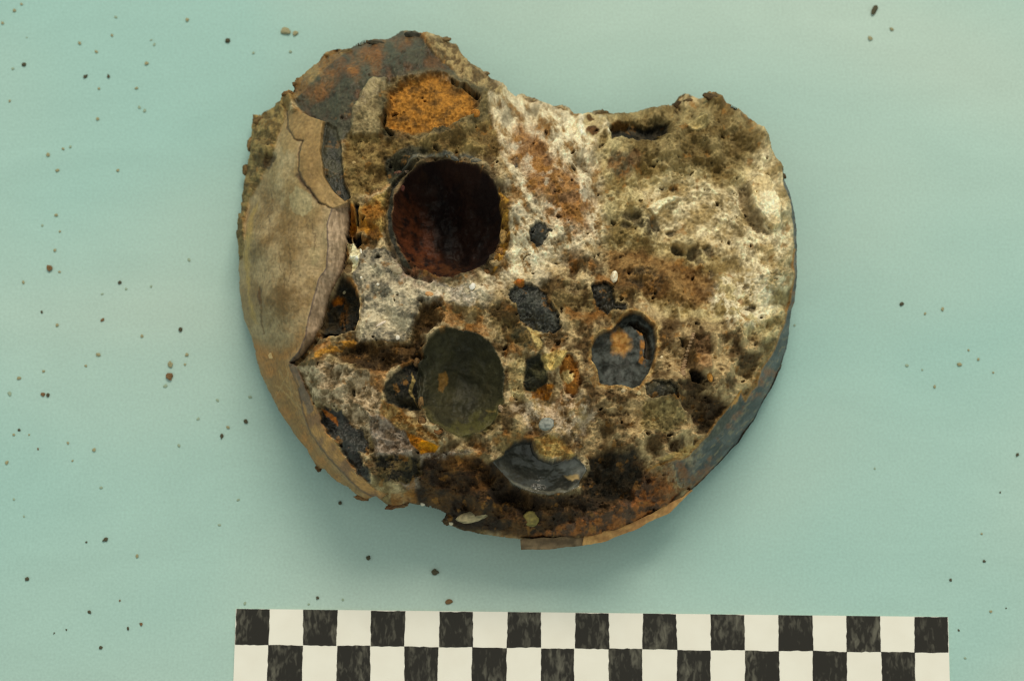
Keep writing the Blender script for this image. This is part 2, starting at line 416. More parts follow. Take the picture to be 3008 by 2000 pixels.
# orange pocket
P_POCK = [(1142,267),(1176,238),(1235,223),(1287,219),(1327,238),(1364,260),(1401,282),(1401,319),(1364,356),(1309,367),(1257,378),(1209,387),(1161,382),(1131,367),(1128,334),(1139,300)]
paint([(1110,250),(1176,222),(1290,205),(1440,270),(1440,340),(1390,370),(1250,400),(1120,395)], (112,96,64), (84,76,54), soft=24, warp=2.0)
paint(P_POCK, (164,108,54), (112,76,42), soft=26, warp=1.5, noise=n_c3, thr=.15, con=.45)
dig(P_POCK, 0.42, 22, 1.2, amp=.3)
groove([(1128,330),(1126,372),(1150,388)], .4, 7); groove([(1327,232),(1405,284)], .35, 7)

# left plate ----------------------------------------------------------
EDGE_IN = [(1028,599),(1024,652),(1018,701),(1009,767),(1002,800),(972,852),(954,900),(939,952),(920,996),(887,1041),(858,1067)]
EDGE_OUT = [(976,619),(963,667),(965,738),(961,793),(939,826),(924,878),(909,937),(898,996),(880,1037),(854,1067)]
RIM_L = [(854,1077),(880,1151),(891,1206),(909,1262),(946,1321),(987,1365),(1020,1402),(1060,1440),(1110,1466)]
RIM_R = [(872,1070),(902,1144),(932,1203),(961,1269),(998,1321),(1035,1373),(1054,1402),(1102,1436),(1142,1454)]
P_PLATE = [(828,308),(843,330),(900,340),(917,345),(954,356),(946,400),(943,445),(954,522),(983,567),(1013,593)] + EDGE_IN + RIM_L + [(1024,1450),(960,1395),(880,1310),(800,1180),(740,1020),(690,860),(690,600),(720,450)]
s, m, d = region(P_PLATE, .25, 10)
FEAT[s] += 0.12 * m
AMP[s] = AMP[s] * (1 - m) + .14 * m; GRN[s] = GRN[s] * (1 - m) + .25 * m
stk = fbm(U * 1.0 + V * .25, V * .75, 90, 6, 1501, .62)
paint(P_PLATE, (162,138,103), (138,111,75), soft=6, warp=.25, noise=stk, con=.5)
P_PL_LOW = [(854,1067),(898,996),(870,1010),(800,1030),(740,1010),(800,1180),(880,1310),(960,1395),(1030,1445),(1110,1470),(1020,1402),(946,1321),(891,1206),(854,1077)]
paint(P_PL_LOW, (140,96,52), (168,106,56), soft=60, warp=.6, noise=stk, a=.9)
flk = sstep(.38, .6, fbm(U * 1.1, V * .6, 11, 3, 2601, .6))
s, m, d = region(P_PLATE, .25, 10)
C[s] = C[s] * (1 - .24 * (m * flk[s])[..., None])
for P_ in ([(862,640),(850,700),(858,760),(846,830)], [(905,640),(925,690),(930,720)], [(800,560),(790,640),(796,700)], [(870,590),(915,622),(925,612)], [(820,780),(838,840),(830,910)]):
    paint(P_, (92,74,54), soft=3.2, warp=1.4, closed=False, a=.55)
paint([(835,330),(880,420),(872,500),(890,545),(935,600),(930,640),(860,640),(800,560),(780,520),(815,440)], (168,148,112), (146,122,84), soft=34, noise=stk, a=.8)
paint([(870,550),(920,580),(915,620),(890,640),(862,628),(855,590)], (158,146,110), soft=5, a=.7)
paint([(905,735),(945,725),(940,765),(918,785)], (164,146,106), soft=6, a=.55)
patch([(740,560),(860,560),(870,700),(840,900),(760,950),(725,760)], (102,74,40), soft=60, thr=.05, noise=stk, con=.5, a=.6)
patch([(800,830),(900,850),(880,980),(820,1050),(770,960)], (98,72,42), soft=60, thr=0, noise=stk, con=.5, a=.5)
paint([(722,700),(745,620),(760,600),(735,720),(735,860),(760,960),(740,930),(722,830)], (168,134,76), soft=10, a=.7)
# second lamina, lying on the first
P_LAM = [(843,330),(850,382),(865,411),(891,415),(882,456),(876,504),(887,537),(917,567),(935,596),(976,619),(1028,600),(1013,593),(983,567),(954,522),(943,445),(946,400),(954,356),(917,345)]
paint(P_LAM, (152,122,82), (138,108,70), soft=4, warp=.2, noise=stk)
s, m, d = region(P_LAM, .2, 6); FEAT[s] += .05 * m
groove([(841,330),(850,382),(865,411),(891,415),(882,456),(876,504),(887,537),(917,567),(935,596),(976,619)], .05, 5, .8)
paint([(843,330),(850,382),(865,411),(891,415),(882,456),(876,504),(887,537),(917,567),(935,596),(976,619)], (66,48,34), soft=4.5, warp=.8, closed=False, a=.75)
paint([(876,515),(887,537),(917,567),(935,596)], (80,58,40), soft=11, warp=.8, closed=False, a=.8)
P_BAND = EDGE_OUT + EDGE_IN[::-1]
paint(P_BAND, (178,152,126), (152,128,104), soft=4, warp=.25, noise=fbm(U, V * .3, 14, 3, 1601, .6))
paint(EDGE_OUT, (84,70,66), soft=4, warp=.25, closed=False, a=.8)
paint(RIM_L + RIM_R[::-1], (174,124,76), (134,94,66), soft=5, warp=.4, noise=n_c2)
paint([(872,1070),(854,1067),(880,1151),(905,1215),(925,1205),(902,1144)], (108,90,78), soft=6, a=.8)
paint(RIM_L, (82,66,58), soft=5, warp=.4, closed=False, a=.7)
s, m, d = region(RIM_L + RIM_R[::-1], .4, 8); FEAT[s] += .10 * m
AMP[s] = AMP[s] * (1 - m) + .15 * m; GRN[s] = GRN[s] * (1 - m) + .2 * m
s, m, d = region(EDGE_OUT, .25, 16, closed=False); FEAT[s] += .07 * m
# the stone falls away behind the plate edge
s, m, d = region(P_BAND, .2, 6)
BAND_T = m
s2 = sub(EDGE_OUT, 60)
dz = seg_dist(EDGE_OUT, U[s2] + WU[s2] * .25, V[s2] + WV[s2] * .25, False)
din = seg_dist(EDGE_IN, U[s2] + WU[s2] * .25, V[s2] + WV[s2] * .25, False)
sb, mb, db = region(P_BAND, .25, 2)
fr = np.zeros_like(FEAT); a_ = np.zeros(FEAT[s2].shape); a_ = dz / (dz + din + 1e-3); fr[s2] = a_
FEAT[sb] -= np.where(db > 0, .55 * fr[sb] ** 1.3, 0)
for Pg, dd in (([(1026,600),(1040,640),(1040,690),(1030,720),(1012,770),(1006,800),(1030,840),(1052,870),(1052,930),(1040,965),(990,985),(935,1000),(905,1045),(872,1072),(858,1067),(887,1041),(920,996),(939,952),(954,900),(972,852),(1002,800),(1009,767),(1018,701)], .5),):
    dig(Pg, dd, 10, .4)
P_GAP = [(1004,806),(1030,826),(1052,862),(1054,930),(1042,962),(1000,975),(960,985),(935,985),(945,945),(958,900),(977,852)]
paint(P_GAP, (56,54,46), (72,62,46), soft=8, noise=n_c3)
dig(P_GAP, .35, 12, .6, amp=.7)
paint(ell(985,868,16,12,-40), (168,88,34), soft=8)
patch([(1000,860),(1020,880),(1010,950),(990,950)], (104,66,34), soft=14, thr=-.1)
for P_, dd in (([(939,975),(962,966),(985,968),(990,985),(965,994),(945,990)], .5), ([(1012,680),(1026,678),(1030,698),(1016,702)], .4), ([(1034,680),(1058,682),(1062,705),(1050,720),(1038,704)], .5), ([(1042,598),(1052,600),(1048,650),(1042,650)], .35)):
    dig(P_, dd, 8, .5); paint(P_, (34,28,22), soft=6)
paint([(1024,612),(1036,606),(1038,650),(1034,675),(1024,672)], (176,104,38), (140,80,34), soft=5)
paint([(1060,630),(1090,650),(1125,690),(1110,708),(1080,690),(1050,670)], (170,112,48), (128,84,44), soft=8)
P_SLIV = [(1018,704),(1040,700),(1046,722),(1062,735),(1050,770),(1042,800),(1034,800),(1030,760)]
paint(P_SLIV, (222,210,172), (200,186,146), soft=5)
# thin white border and grey granular stone
paint([(1034,810),(1062,740),(1080,725),(1160,735),(1225,800),(1320,840),(1410,850),(1380,900),(1310,885),(1235,885),(1222,930),(1195,990),(1140,1005),(1060,1000),(1045,985),(1060,930),(1062,860)], (164,150,124), (104,98,84), soft=8, noise=n_c3, con=.35)
s, m, d = region([(1034,810),(1080,725),(1225,800),(1400,850),(1310,885),(1195,990),(1060,1000)], 1, 40); AMP[s] = AMP[s] * (1 - m) + .5 * m
patch([(1150,720),(1230,800),(1330,845),(1440,830),(1400,890),(1250,870),(1160,800)], (196,180,158), thr=-.1, soft=16)
patch([(1060,760),(1200,820),(1440,820),(1640,760),(1660,800),(1500,850),(1420,900),(1240,880),(1220,960),(1150,1000),(1070,990)], (196,182,152), thr=.0, con=.35, soft=40, noise=n_c2, a=.8, warp=2.0)
patch([(1480,1180),(1700,1160),(1760,1220),(1700,1290),(1560,1260)], (206,186,158), thr=.0, con=.3, soft=40, noise=n_c3, a=.7, warp=2.0)
paint([(1046,990),(1062,930),(1078,930),(1066,985),(1052,1000)], (206,190,156), soft=6, a=.8)
groove([(1046,990),(1062,930),(1064,860),(1048,815)], .12, 10)
P_REC = [(1240,885),(1290,880),(1290,960),(1240,990),(1240,1040),(1160,1080),(1080,1090),(1010,1075),(980,1050),(1000,1020),(1060,1004),(1140,1010),(1198,994),(1225,930)]
dig(P_REC, .5, 30, 2.2)
paint(P_REC, (96,68,40), (70,51,32), soft=30, warp=2.2)
paint([(900,1062),(917,1046),(985,1010),(1042,992),(1046,1002),(1000,1028),(940,1058),(900,1075)], (170,116,54), (120,98,66), soft=6, noise=n_c3)
# lower left pale stone and its dark patch
paint([(875,1078),(960,1062),(1010,1085),(1080,1100),(1120,1110),(1120,1200),(1100,1260),(1080,1290),(1060,1255),(1020,1230),(1000,1200),(950,1190),(925,1180),(900,1120)], (178,156,126), (118,98,72), soft=14, noise=n_c3, con=.3)
paint([(1080,1215),(1150,1230),(1240,1310),(1290,1330),(1400,1320),(1300,1350),(1240,1345),(1230,1430),(1200,1440),(1100,1340)], (148,132,116), (110,92,74), soft=16, noise=n_c3)
P_SLATE1 = [(940,1215),(955,1195),(1000,1203),(1022,1240),(1060,1258),(1076,1290),(1078,1330),(1055,1322),(1062,1360),(1090,1400),(1090,1425),(1060,1400),(1030,1360),(1000,1318),(965,1270),(945,1235)]
paint(P_SLATE1, (62,62,56), (46,43,38), soft=8, warp=1.5)
dig(P_SLATE1, .22, 10, .8, amp=.5)
paint([(942,1205),(958,1205),(985,1225),(990,1245),(960,1228)], (168,86,36), soft=5)
paint([(960,1228),(988,1252),(982,1264),(955,1236)], (30,28,24), soft=4)
P_MOT = [(1094,1345),(1160,1330),(1235,1345),(1240,1400),(1200,1420),(1120,1415)]
paint(P_MOT, (92,76,48), (48,44,34), soft=14, noise=n_c3, con=.2)
dig(P_MOT, .25, 24)
P_OW = [(1188,1262),(1225,1282),(1262,1302),(1296,1308),(1276,1326),(1238,1334),(1208,1302)]
paint(P_OW, (190,120,38), (150,86,32), soft=5, warp=.5)
paint([(1120,1180),(1180,1200),(1290,1290),(1300,1310),(1180,1262),(1130,1230)], (120,80,40), (146,118,76), soft=12, noise=n_c3)
P_BOWL2 = [(1272,1370),(1320,1336),(1400,1345),(1450,1380),(1449,1420),(1400,1440),(1330,1440),(1285,1420)]
dig(P_BOWL2, .4, 40, .8, rnd=2)
paint(P_BOWL2, (92,58,30), (60,42,28), soft=20)

# ---- hollows --------------------------------------------------------
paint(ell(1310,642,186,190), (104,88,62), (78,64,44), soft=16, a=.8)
groove(ell(1305,648,178,186)[8:20], .25, 10, .4)
s, m = bowl(1315,642,160,172,0,2.3, amp=.35, warp=.7, power=.62)
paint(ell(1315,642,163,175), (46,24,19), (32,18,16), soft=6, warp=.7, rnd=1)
patch(ell(1215,700,60,150,-12), (112,52,34), soft=60, thr=-.15, con=.5, a=.7)  # rust red left wall, its lit look painted in as a lighter tone
patch(ell(1290,780,120,50,10), (104,58,34), soft=40, thr=-.05, con=.4, a=.6)  # light on the lower wall painted in rust brown
paint([(1190,500),(1160,560),(1150,640),(1165,720),(1210,790),(1180,780),(1145,700),(1138,620),(1152,540)], (62,60,50), (82,76,58), soft=5, warp=.4)
paint([(1465,560),(1490,590),(1500,690),(1478,760),(1440,800),(1462,740),(1474,660)], (166,120,56), (118,80,40), soft=6, noise=n_c3)
paint([(1180,488),(1240,460),(1315,456),(1400,466),(1400,458),(1315,446),(1230,450)], (98,98,88), (134,124,100), soft=7, noise=n_c3)

paint([(1120,1140),(1160,1100),(1215,1060),(1240,1090),(1230,1200),(1190,1195),(1140,1190)], (58,54,40), (44,42,36), soft=8)
dig([(1120,1140),(1160,1100),(1215,1060),(1240,1090),(1230,1200),(1190,1195),(1140,1190)], .35, 20)
paint([(1085,1085),(1150,1080),(1130,1130),(1120,1160),(1090,1130)], (170,120,76), (140,98,60), soft=10, a=.8)
s, m = bowl(1353,1124,127,156,-6,1.25, amp=.22, warp=.9, power=.85)
paint(ell(1353,1124,130,159,-6), (70,66,44), (54,52,37), soft=7, warp=.9, con=.6)
paint(ell(1353,1124,122,150,-6)[2:13], (112,104,64), soft=16, warp=.9, closed=False, a=.5)  # light on the lower inner wall, painted as a paler rim
patch(ell(1390,1240,80,40,-20), (88,84,46), soft=30, thr=-.1, a=.7)  # lit bottom of the hollow painted as lighter olive
paint([(1285,1085),(1305,1075),(1310,1110),(1300,1140),(1288,1135)], (132,92,46), soft=6, a=.8)
paint([(1425,1196),(1460,1204),(1458,1210),(1432,1206)], (140,118,72), soft=5, a=.8)
paint([(1214,1090),(1220,1120),(1210,1150),(1225,1190),(1200,1150),(1200,1130)], (150,126,80), soft=4)

# right of second hollow
paint([(1490,1060),(1545,1050),(1545,1130),(1540,1180),(1500,1170)], (176,158,114), (150,128,88), soft=10)
P_OL = [(1550,1060),(1585,1040),(1608,1090),(1605,1140),(1580,1160),(1545,1145),(1540,1100)]
paint(P_OL, (74,70,46), (52,52,40), soft=8); dig(P_OL, .22, 18)
paint([(1480,940),(1540,960),(1600,1000),(1590,1040),(1550,1030),(1500,1000)], (74,66,44), (110,88,54), soft=12, noise=n_c3)
paint([(1590,1050),(1620,1035),(1665,1040),(1655,1070),(1625,1090),(1605,1085)], (190,164,104), (160,132,80), soft=6)
paint([(1548,965),(1572,955),(1590,1010),(1582,1030),(1560,1000)], (182,158,104), soft=7)
P_RING = ell(1677,1105,26,58,-8)
paint(P_RING, (150,92,44), (120,74,40), soft=5); dig(P_RING, .22, 10)
groove(np.vstack([P_RING, P_RING[:1]]), .12, 6)
paint(ell(1668,1105,18,20,0), (196,170,116), soft=7)
paint([(1560,1150),(1600,1130),(1630,1130),(1610,1165),(1560,1180)], (160,98,40), (120,76,40), soft=8, noise=n_c3)

# slate grey inclusions
SLATES = [
 [(1500,850),(1530,838),(1575,838),(1602,862),(1605,892),(1642,932),(1650,968),(1625,985),(1592,976),(1545,950),(1532,930),(1510,900)],
 [(1734,842),(1790,836),(1804,858),(1800,885),(1845,890),(1840,912),(1795,900),(1785,925),(1760,905),(1740,880)],
 [(1552,690),(1570,660),(1605,655),(1618,675),(1605,700),(1575,724),(1550,712)],
 [(1890,1130),(1920,1118),(1985,1130),(1985,1168),(1930,1172),(1900,1160)],
 [(1500,462),(1520,458),(1530,480),(1520,494),(1503,482)],
]
SLC = [((76,76,66),(50,51,46)), ((56,52,40),(40,37,30)), ((66,66,58),(48,49,43)), ((88,80,60),(66,62,50)), ((84,80,72),(70,64,56))]
for P_, (a_, b_) in zip(SLATES, SLC):
    paint(P_, a_, b_, soft=7, noise=n_c3, con=.5, warp=1.6)
    sS, mS, dS = region(P_, 1.6, 5)
    FEAT[sS] += mS * (.16 * (1 - np.exp(-np.maximum(dS, 0) / 14.)) - .10)
    AMP[sS] = AMP[sS] * (1 - mS) + .5 * mS
paint(ell(1525,835,14,10), (170,100,48), (120,70,40), soft=5)

# shot remnant (broken shell of a ball in its socket)
P_BALL = [(1795,964),(1828,931),(1848,921),(1881,923),(1918,956),(1930,996),(1922,1045),(1905,1090),(1881,1131),(1860,1135),(1832,1129),(1791,1131),(1762,1119),(1758,1086),(1740,1058),(1736,1021),(1762,980)]
paint(chaikin([(p[0] + (p[0] - 1835) * .12, p[1] + (p[1] - 1030) * .12) for p in P_BALL], 1), (178,148,100), (150,104,58), soft=12, noise=n_c3, a=.8)
dig(P_BALL, .22, 9, .6, amp=.3, grn=.35)
bowl(1838,1030,112,122,0,.55, amp=.3, warp=.6, power=1.0, inside=P_BALL)
paint(P_BALL, (82,86,80), (50,52,46), soft=5, warp=.6, noise=n_c3, con=.4)
paint([(1799,965),(1822,950),(1850,985),(1852,1015),(1835,1030),(1810,1022),(1798,1000)], (150,96,48), (172,126,74), soft=18, warp=1.6, noise=n_c3)
P_CRSC = [(1850,938),(1880,940),(1904,966),(1918,1000),(1914,1046),(1902,1040),(1903,1004),(1890,972),(1870,954)]
dig(P_CRSC, .30, 9, 1.3); paint(P_CRSC, (58,46,34), (74,64,50), soft=7, warp=1.3)
patch([(1872,960),(1892,975),(1902,1020),(1898,1062),(1884,1050),(1884,1000)], (158,100,48), thr=-.1, con=.3, soft=8)
groove([(1826,948),(1866,944),(1896,975)], .10, 6, 1.0)

# shell bowl fragment near the bottom
P_FRAG = [(1473,1340),(1502,1304),(1532,1293),(1561,1293),(1568,1322),(1586,1337),(1623,1355),(1641,1348),(1663,1337),(1692,1340),(1725,1377),(1714,1399),(1696,1432),(1659,1446),(1612,1453),(1568,1446),(1524,1432),(1495,1410),(1466,1377),(1448,1358)]
dig([(1430,1350),(1480,1400),(1530,1440),(1620,1462),(1700,1440),(1735,1385),(1800,1400),(1860,1460),(1780,1500),(1560,1500),(1450,1440),(1420,1380)], .42, 34, 1.4)
paint([(1440,1360),(1530,1440),(1620,1455),(1700,1440),(1735,1385),(1800,1400),(1860,1460),(1780,1510),(1560,1510),(1450,1440)], (84,60,38), (58,44,32), soft=30, warp=2.0)  # dark brown stone with the shade under the overhanging fragment painted in
s, m, d = region(P_FRAG, .25, 5)
FEAT[s] = FEAT[s] * (1 - m) + .12 * m
AMP[s] = AMP[s] * (1 - m) + .05 * m; GRN[s] = GRN[s] * (1 - m) + .06 * m
bowl(1590,1330,145,130,8,1.0, amp=.16, power=1.0, inside=P_FRAG)
paint(P_FRAG, (76,76,68), (50,50,44), soft=4, warp=.6, noise=n_c2, con=.6)
paint([(1500,1410),(1540,1432),(1612,1447),(1660,1440),(1692,1428)], (124,120,102), soft=9, closed=False, a=.6)  # light caught by the lower lip, painted as a pale line
paint([(1640,1360),(1690,1345),(1722,1378),(1705,1400),(1660,1390)], (122,123,114), soft=24, a=.8)  # painted highlight on the right end of the fragment
paint([(1655,1395),(1700,1392),(1705,1410),(1680,1415)], (176,148,104), soft=8, a=.9)
paint([(1570,1290),(1610,1280),(1670,1310),(1690,1338),(1640,1346),(1620,1352),(1585,1335)], (168,138,84), (136,100,56), soft=8, noise=n_c3)

# black hollow at lower right
P_BLK = [(1730,1345),(1790,1312),(1832,1328),(1870,1316),(1888,1350),(1897,1395),(1870,1440),(1830,1465),(1760,1475),(1722,1455),(1735,1400)]
dig(P_BLK, .5, 30, 2.0)
paint(P_BLK, (54,48,38), (72,58,42), soft=20, warp=2.0, noise=n_c3)
for P_, dd, c in (([(1995,1150),(2080,1150),(2130,1190),(2100,1235),(2040,1235),(2000,1190)], .3, (84,62,40)), ([(2060,1235),(2100,1240),(2080,1275),(2040,1270)], .2, (78,60,38)), ([(1960,1300),(2010,1285),(2020,1320),(1965,1330)], .15, (84,62,38)), ([(1990,1130),(2040,1115),(2070,1140),(2030,1160)], .2, (92,70,44)), ([(2030,1082),(2055,1080),(2072,1105),(2060,1124),(2036,1115)], .5, (40,30,22)), ([(2180,1030),(2240,1040),(2200,1110),(2160,1090)], .12, (104,80,50))):
    dig(P_, dd, 14); paint(P_, c, tuple(int(x * .75) for x in c), soft=12, a=.9)
paint([(1890,1180),(1990,1178),(2020,1240),(1960,1270),(1880,1270)], (158,136,92), (116,98,64), soft=16, noise=n_c3)
P_KNOB = [(2044,1052),(2075,1035),(2094,1050),(2090,1085),(2060,1090),(2044,1080)]
s, m, d = region(P_KNOB, .8, 16); FEAT[s] += .22 * m
paint(P_KNOB, (162,124,88), soft=10)
dig([(2040,990),(2085,985),(2092,1040),(2050,1050)], .25, 16); paint([(2040,990),(2085,985),(2092,1040),(2050,1050)], (112,82,56), soft=12)

# dark slot at upper right and flakes
P_SLOT = [(1790,385),(1830,372),(1900,368),(1930,356),(1968,360),(1960,385),(1930,395),(1930,412),(1860,416),(1795,414)]
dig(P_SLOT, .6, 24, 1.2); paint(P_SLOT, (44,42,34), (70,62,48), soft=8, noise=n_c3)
paint([(1795,368),(1850,366),(1840,380),(1795,386)], (112,76,40), soft=7)
P_LUMP = [(1700,350),(1740,342),(1775,350),(1790,372),(1788,405),(1760,415),(1715,410),(1695,385)]
s, m, d = region(P_LUMP, .9, 24); FEAT[s] += .35 * m
paint(P_LUMP, (226,210,180), (176,156,116), soft=10)
paint(ell(1742,395,20,13), (130,74,36), (90,60,36), soft=7); paint(ell(1735,360,12,7,10), (96,66,36), soft=4)
P_FLAKE = [(2195,542),(2228,514),(2256,522),(2277,567),(2293,608),(2289,665),(2269,673),(2252,653),(2216,620),(2203,579)]
s, m, d = region(P_FLAKE, .5, 5); FEAT[s] += .32 * m; AMP[s] = AMP[s] * (1 - m) + .2 * m
dig([(2150,540),(2195,535),(2205,590),(2220,630),(2265,690),(2220,680),(2180,620)], .22, 18)
paint(P_FLAKE, (220,204,168), (196,174,132), soft=5, warp=.5)
paint([(2160,555),(2195,545),(2205,600),(2250,665),(2262,690),(2215,680),(2185,630)], (126,104,72), (102,82,54), soft=12, a=.8)  # flake's cast shadow, painted along its left and lower left
P_CRES = [(1905,625),(1925,592),(1960,578),(2000,585),(1975,600),(1945,612),(1930,640),(1920,640)]
s, m, d = region(P_CRES, .6, 8); FEAT[s] += .18 * m; paint(P_CRES, (222,206,168), soft=6)
P_FLK2 = [(2016,372),(2030,355),(2075,352),(2080,372),(2045,388),(2018,386)]
s, m, d = region(P_FLK2, .5, 8); FEAT[s] += .14 * m; paint(P_FLK2, (170,150,104), soft=6)
paint(ell(1820,490,40,34,20), (112,66,34), (74,62,46), soft=22, noise=n_c3, a=.8)
paint(ell(1862,475,22,26,0), (90,52,30), soft=14, a=.7)
for x, y, r in ((1868,650,20),(1840,665,14),(1925,660,18),(2040,745,22),(2080,738,16),(1980,560,10),(1840,640,12),(2090,800,14),(1990,730,16),(2060,770,12),(2210,905,14),(2190,845,9),(1970,680,14)):
    e_ = ell(x, y, r, r * .75, x % 70); dig(e_, .16, 12, 1.3); paint(e_, (76,62,44), soft=9, a=.75)
for P_ in ([(1862,665),(1900,640),(1940,665),(1935,690),(1880,700)], [(1830,800),(1900,790),(1960,830),(1920,870),(1850,860)]):
    patch(P_, (64,56,44), thr=0, soft=16, a=.7)

# right outer casing -------------------------------------------------
RIMR = [(2296,500),(2301,542),(2318,587),(2329,649),(2334,730),(2332,821),(2322,882),(2305,943),(2281,1009),(2256,1058),(2236,1086),(2224,1131),(2207,1147),(2191,1176),(2176,1150),(2150,1184),(2109,1233),(2077,1278),(2052,1307),(2011,1347),(1950,1364),(1901,1378)]
P_CAS = RIMR + [(1915,1388),(1950,1410),(2000,1425),(2040,1440),(2060,1440),(2200,1300),(2300,1150),(2360,950),(2370,700),(2330,520)]
stc = fbm((U - V) * .3, (U + V), 46, 5, 1701, .62)
s, m, d = region(P_CAS, .25, 7)
dr = seg_dist(RIMR, U[s], V[s], False)
m = m * np.maximum(sstep(1930, 2070, U[s] + n_c2[s] * 90), (V[s] < 1290))
FEAT[s] -= m * (.06 + .010 * dr * np.clip((V[s] - 850) / 200, 0, 1))
AMP[s] = AMP[s] * (1 - m) + .25 * m; GRN[s] = GRN[s] * (1 - m) + .3 * m
tc_ = sstep(-.35, .35, stc[s])[..., None]
C[s] = C[s] * (1 - m[..., None]) + (alb((88,91,88)) * (1 - tc_) + alb((60,63,63)) * tc_) * m[..., None]
patch(P_CAS, (140,122,90), thr=.25, con=.15, noise=fbm((U - V) * .3, (U + V), 16, 4, 1751, .62), a=.55)
patch(P_CAS, (140,82,50), thr=.36, con=.2, noise=n_c2, a=.8)
patch([(1890,1370),(1960,1370),(2080,1400),(2040,1450),(1960,1470)], (138,92,58), thr=0, con=.4, soft=50, noise=n_c3, warp=2.5)
paint([(2170,1150),(2150,1184),(2109,1233),(2060,1300),(2080,1300),(2140,1240),(2180,1190)], (96,94,76), (70,68,58), soft=6)
paint(RIMR[4:], (164,112,60), soft=6, warp=.4, closed=False, a=.7)
paint([(2150,1190),(2165,1160),(2176,1145),(2172,1170),(2150,1200)], (184,124,62), soft=5)
paint([(1960,1356),(2011,1347),(2052,1307),(2030,1300),(1980,1330),(1930,1350)], (176,144,92), soft=8, a=.8)

# far left rough crust
P_CRU = [(750,340),(790,322),(838,305),(838,350),(815,420),(790,480),(765,540),(738,585),(722,650),(718,760),(690,780),(690,640),(705,560),(720,480),(730,400)]
s, m, d = region(P_CRU, .5, 8); FEAT[s] += .1 * m; AMP[s] = AMP[s] * (1 - m) + .7 * m; GRN[s] = GRN[s] * (1 - m) + .9 * m
paint(P_CRU, (140,116,74), (98,78,46), soft=6, warp=.6, noise=n_c3)
paint(ell(790,478,26,14,-60), (70,52,32), soft=10, a=.8); dig(ell(795,470,20,10,-60), .2, 10)
paint([(758,878),(765,848),(772,850),(768,890),(760,900)], (96,62,36), soft=5)
groove([(766,850),(770,900),(778,980)], .06, 6); paint([(766,850),(766,900),(774,980)], (100,74,46), soft=6, closed=False, a=.7)
for P_ in ([(820,1090),(840,1130),(860,1160)], [(840,1075),(850,1120),(858,1170)], [(800,1180),(850,1100)], [(810,1130),(880,1200)]):
    paint(P_, (166,130,86), soft=5, closed=False, a=.6); groove(P_, .03, 4)

# ---- overall speckle: grains, pits, white bits
gm = np.clip(GRN, 0, 1)
val = 1 + gm * ((id1 - .5) * .10 + n_fin * .36 + (id3 - .5) * .08 + n_xf * .22)
C *= np.clip(val, .35, 1.8)[..., None]
rs = (sstep(.34, .60, fbm(U, V + 700, 44, 4, 2401, .6)) * gm * .55)[..., None]
C[:] = C * (1 - rs) + alb((150,100,52)) * rs
pit = sstep(.60, .85, fbm(U + 300, V + 500, 40, 3, 2501, .6)) * gm
C[:] = C * (1 - .6 * pit[..., None]) + alb((62,52,38)) * .6 * pit[..., None]
C[..., 1] += .10 * np.maximum(C[..., 0] - C[..., 1], 0)
lum = C @ np.array([.3, .59, .11], np.float32)
C[:] = lum[..., None] + 1.06 * (C - lum[..., None])
C *= (np.clip(lum, .01, 1) / .24)[..., None] ** .15
np.clip(C, .004, .85, out=C)
s_w, m_w, d_w = region(P_WHITE, 1.0, 60); AMP[s_w] *= 1 - .32 * m_w
WHM = np.zeros_like(BASE); WHM[s_w] = m_w * AMP[s_w]
C *= (1 + (1 - gm) * (n_xf * .14))[..., None]

# ---- final height
ridg = 1 - np.abs(n_mid) * 2
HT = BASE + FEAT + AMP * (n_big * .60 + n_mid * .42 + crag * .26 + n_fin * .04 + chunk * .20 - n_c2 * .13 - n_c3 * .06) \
    + WHM * (n_dir * -.10) \
    + GRN * ((.5 - w1) * .036 + (.5 - w3) * .018 + n_xf * .044 - pit * .22)
edge = sstep(0, 10, SD)
HT = np.where(SD > 0, HT, BASE + FEAT * .5)
HT = np.maximum(HT, 0.5).astype(np.float32)

# ---- world positions: plan position from the smooth base height
KEEP = SD > -STEP * 1.01
gy, gx = np.gradient(SD, STEP)
gl = np.sqrt(gx * gx + gy * gy) + 1e-6
sh = np.where(SD < 0, -SD, 0)
Us = U + gx / gl * sh; Vs = V + gy / gl * sh
X, Y, _ = ray(Us, Vs, BASE * .01)
Z = HT * .01
def surf(u, v):
    i = int(round((v - vs[0]) / STEP)); j = int(round((u - us[0]) / STEP))
    return Vector((X[i, j], Y[i, j], Z[i, j]))
def colat(u, v):
    return C[int(round((v - vs[0]) / STEP)), int(round((u - us[0]) / STEP))]

# ---- parts cut from the one continuous surface
PARTS = [('stone_matrix', M_STONE, 'brown and khaki granular stone filling with rust stains')]
def part(name, P, mat, label=None, warp=1.0, rnd=0):
    PARTS.append((name, mat, label)); setpart(P, len(PARTS) - 1, warp, rnd)
part('lime_crust', P_WHITE, M_LIME, 'white crusted ridge beside the deep hole', 1.0)
part('rust_patch', P_RUST, M_RUST, 'smooth rust brown area on the white ridge', 1.6)
part('corroded_iron', P_DARK, M_IRON, 'dark grey corroded top with rusty streaks', .6)
part('rust_pocket', P_POCK, M_RUST, 'bright orange sunken pocket near the top', .5)
part('outer_plate', P_PLATE, M_PLATE, 'smooth brownish grey curved plate on the left side', .25); I_PLATE = len(PARTS) - 1
part('lamina', P_LAM, M_PLATE, 'thin tan layer lying on the plate', .2); I_LAM = len(PARTS) - 1
part('broken_edge', P_BAND, M_PLATE, 'pinkish broken edge of the plate', .25); I_BAND = len(PARTS) - 1
part('plate_rim', RIM_L + RIM_R[::-1], M_PLATE, 'tan rim along the lower left edge', .4)
part('rough_crust', P_CRU, M_STONE, 'rough crust on the far left edge', .6)
part('outer_casing', P_CAS, M_IRON, 'blue grey outer wall on the right', .3)
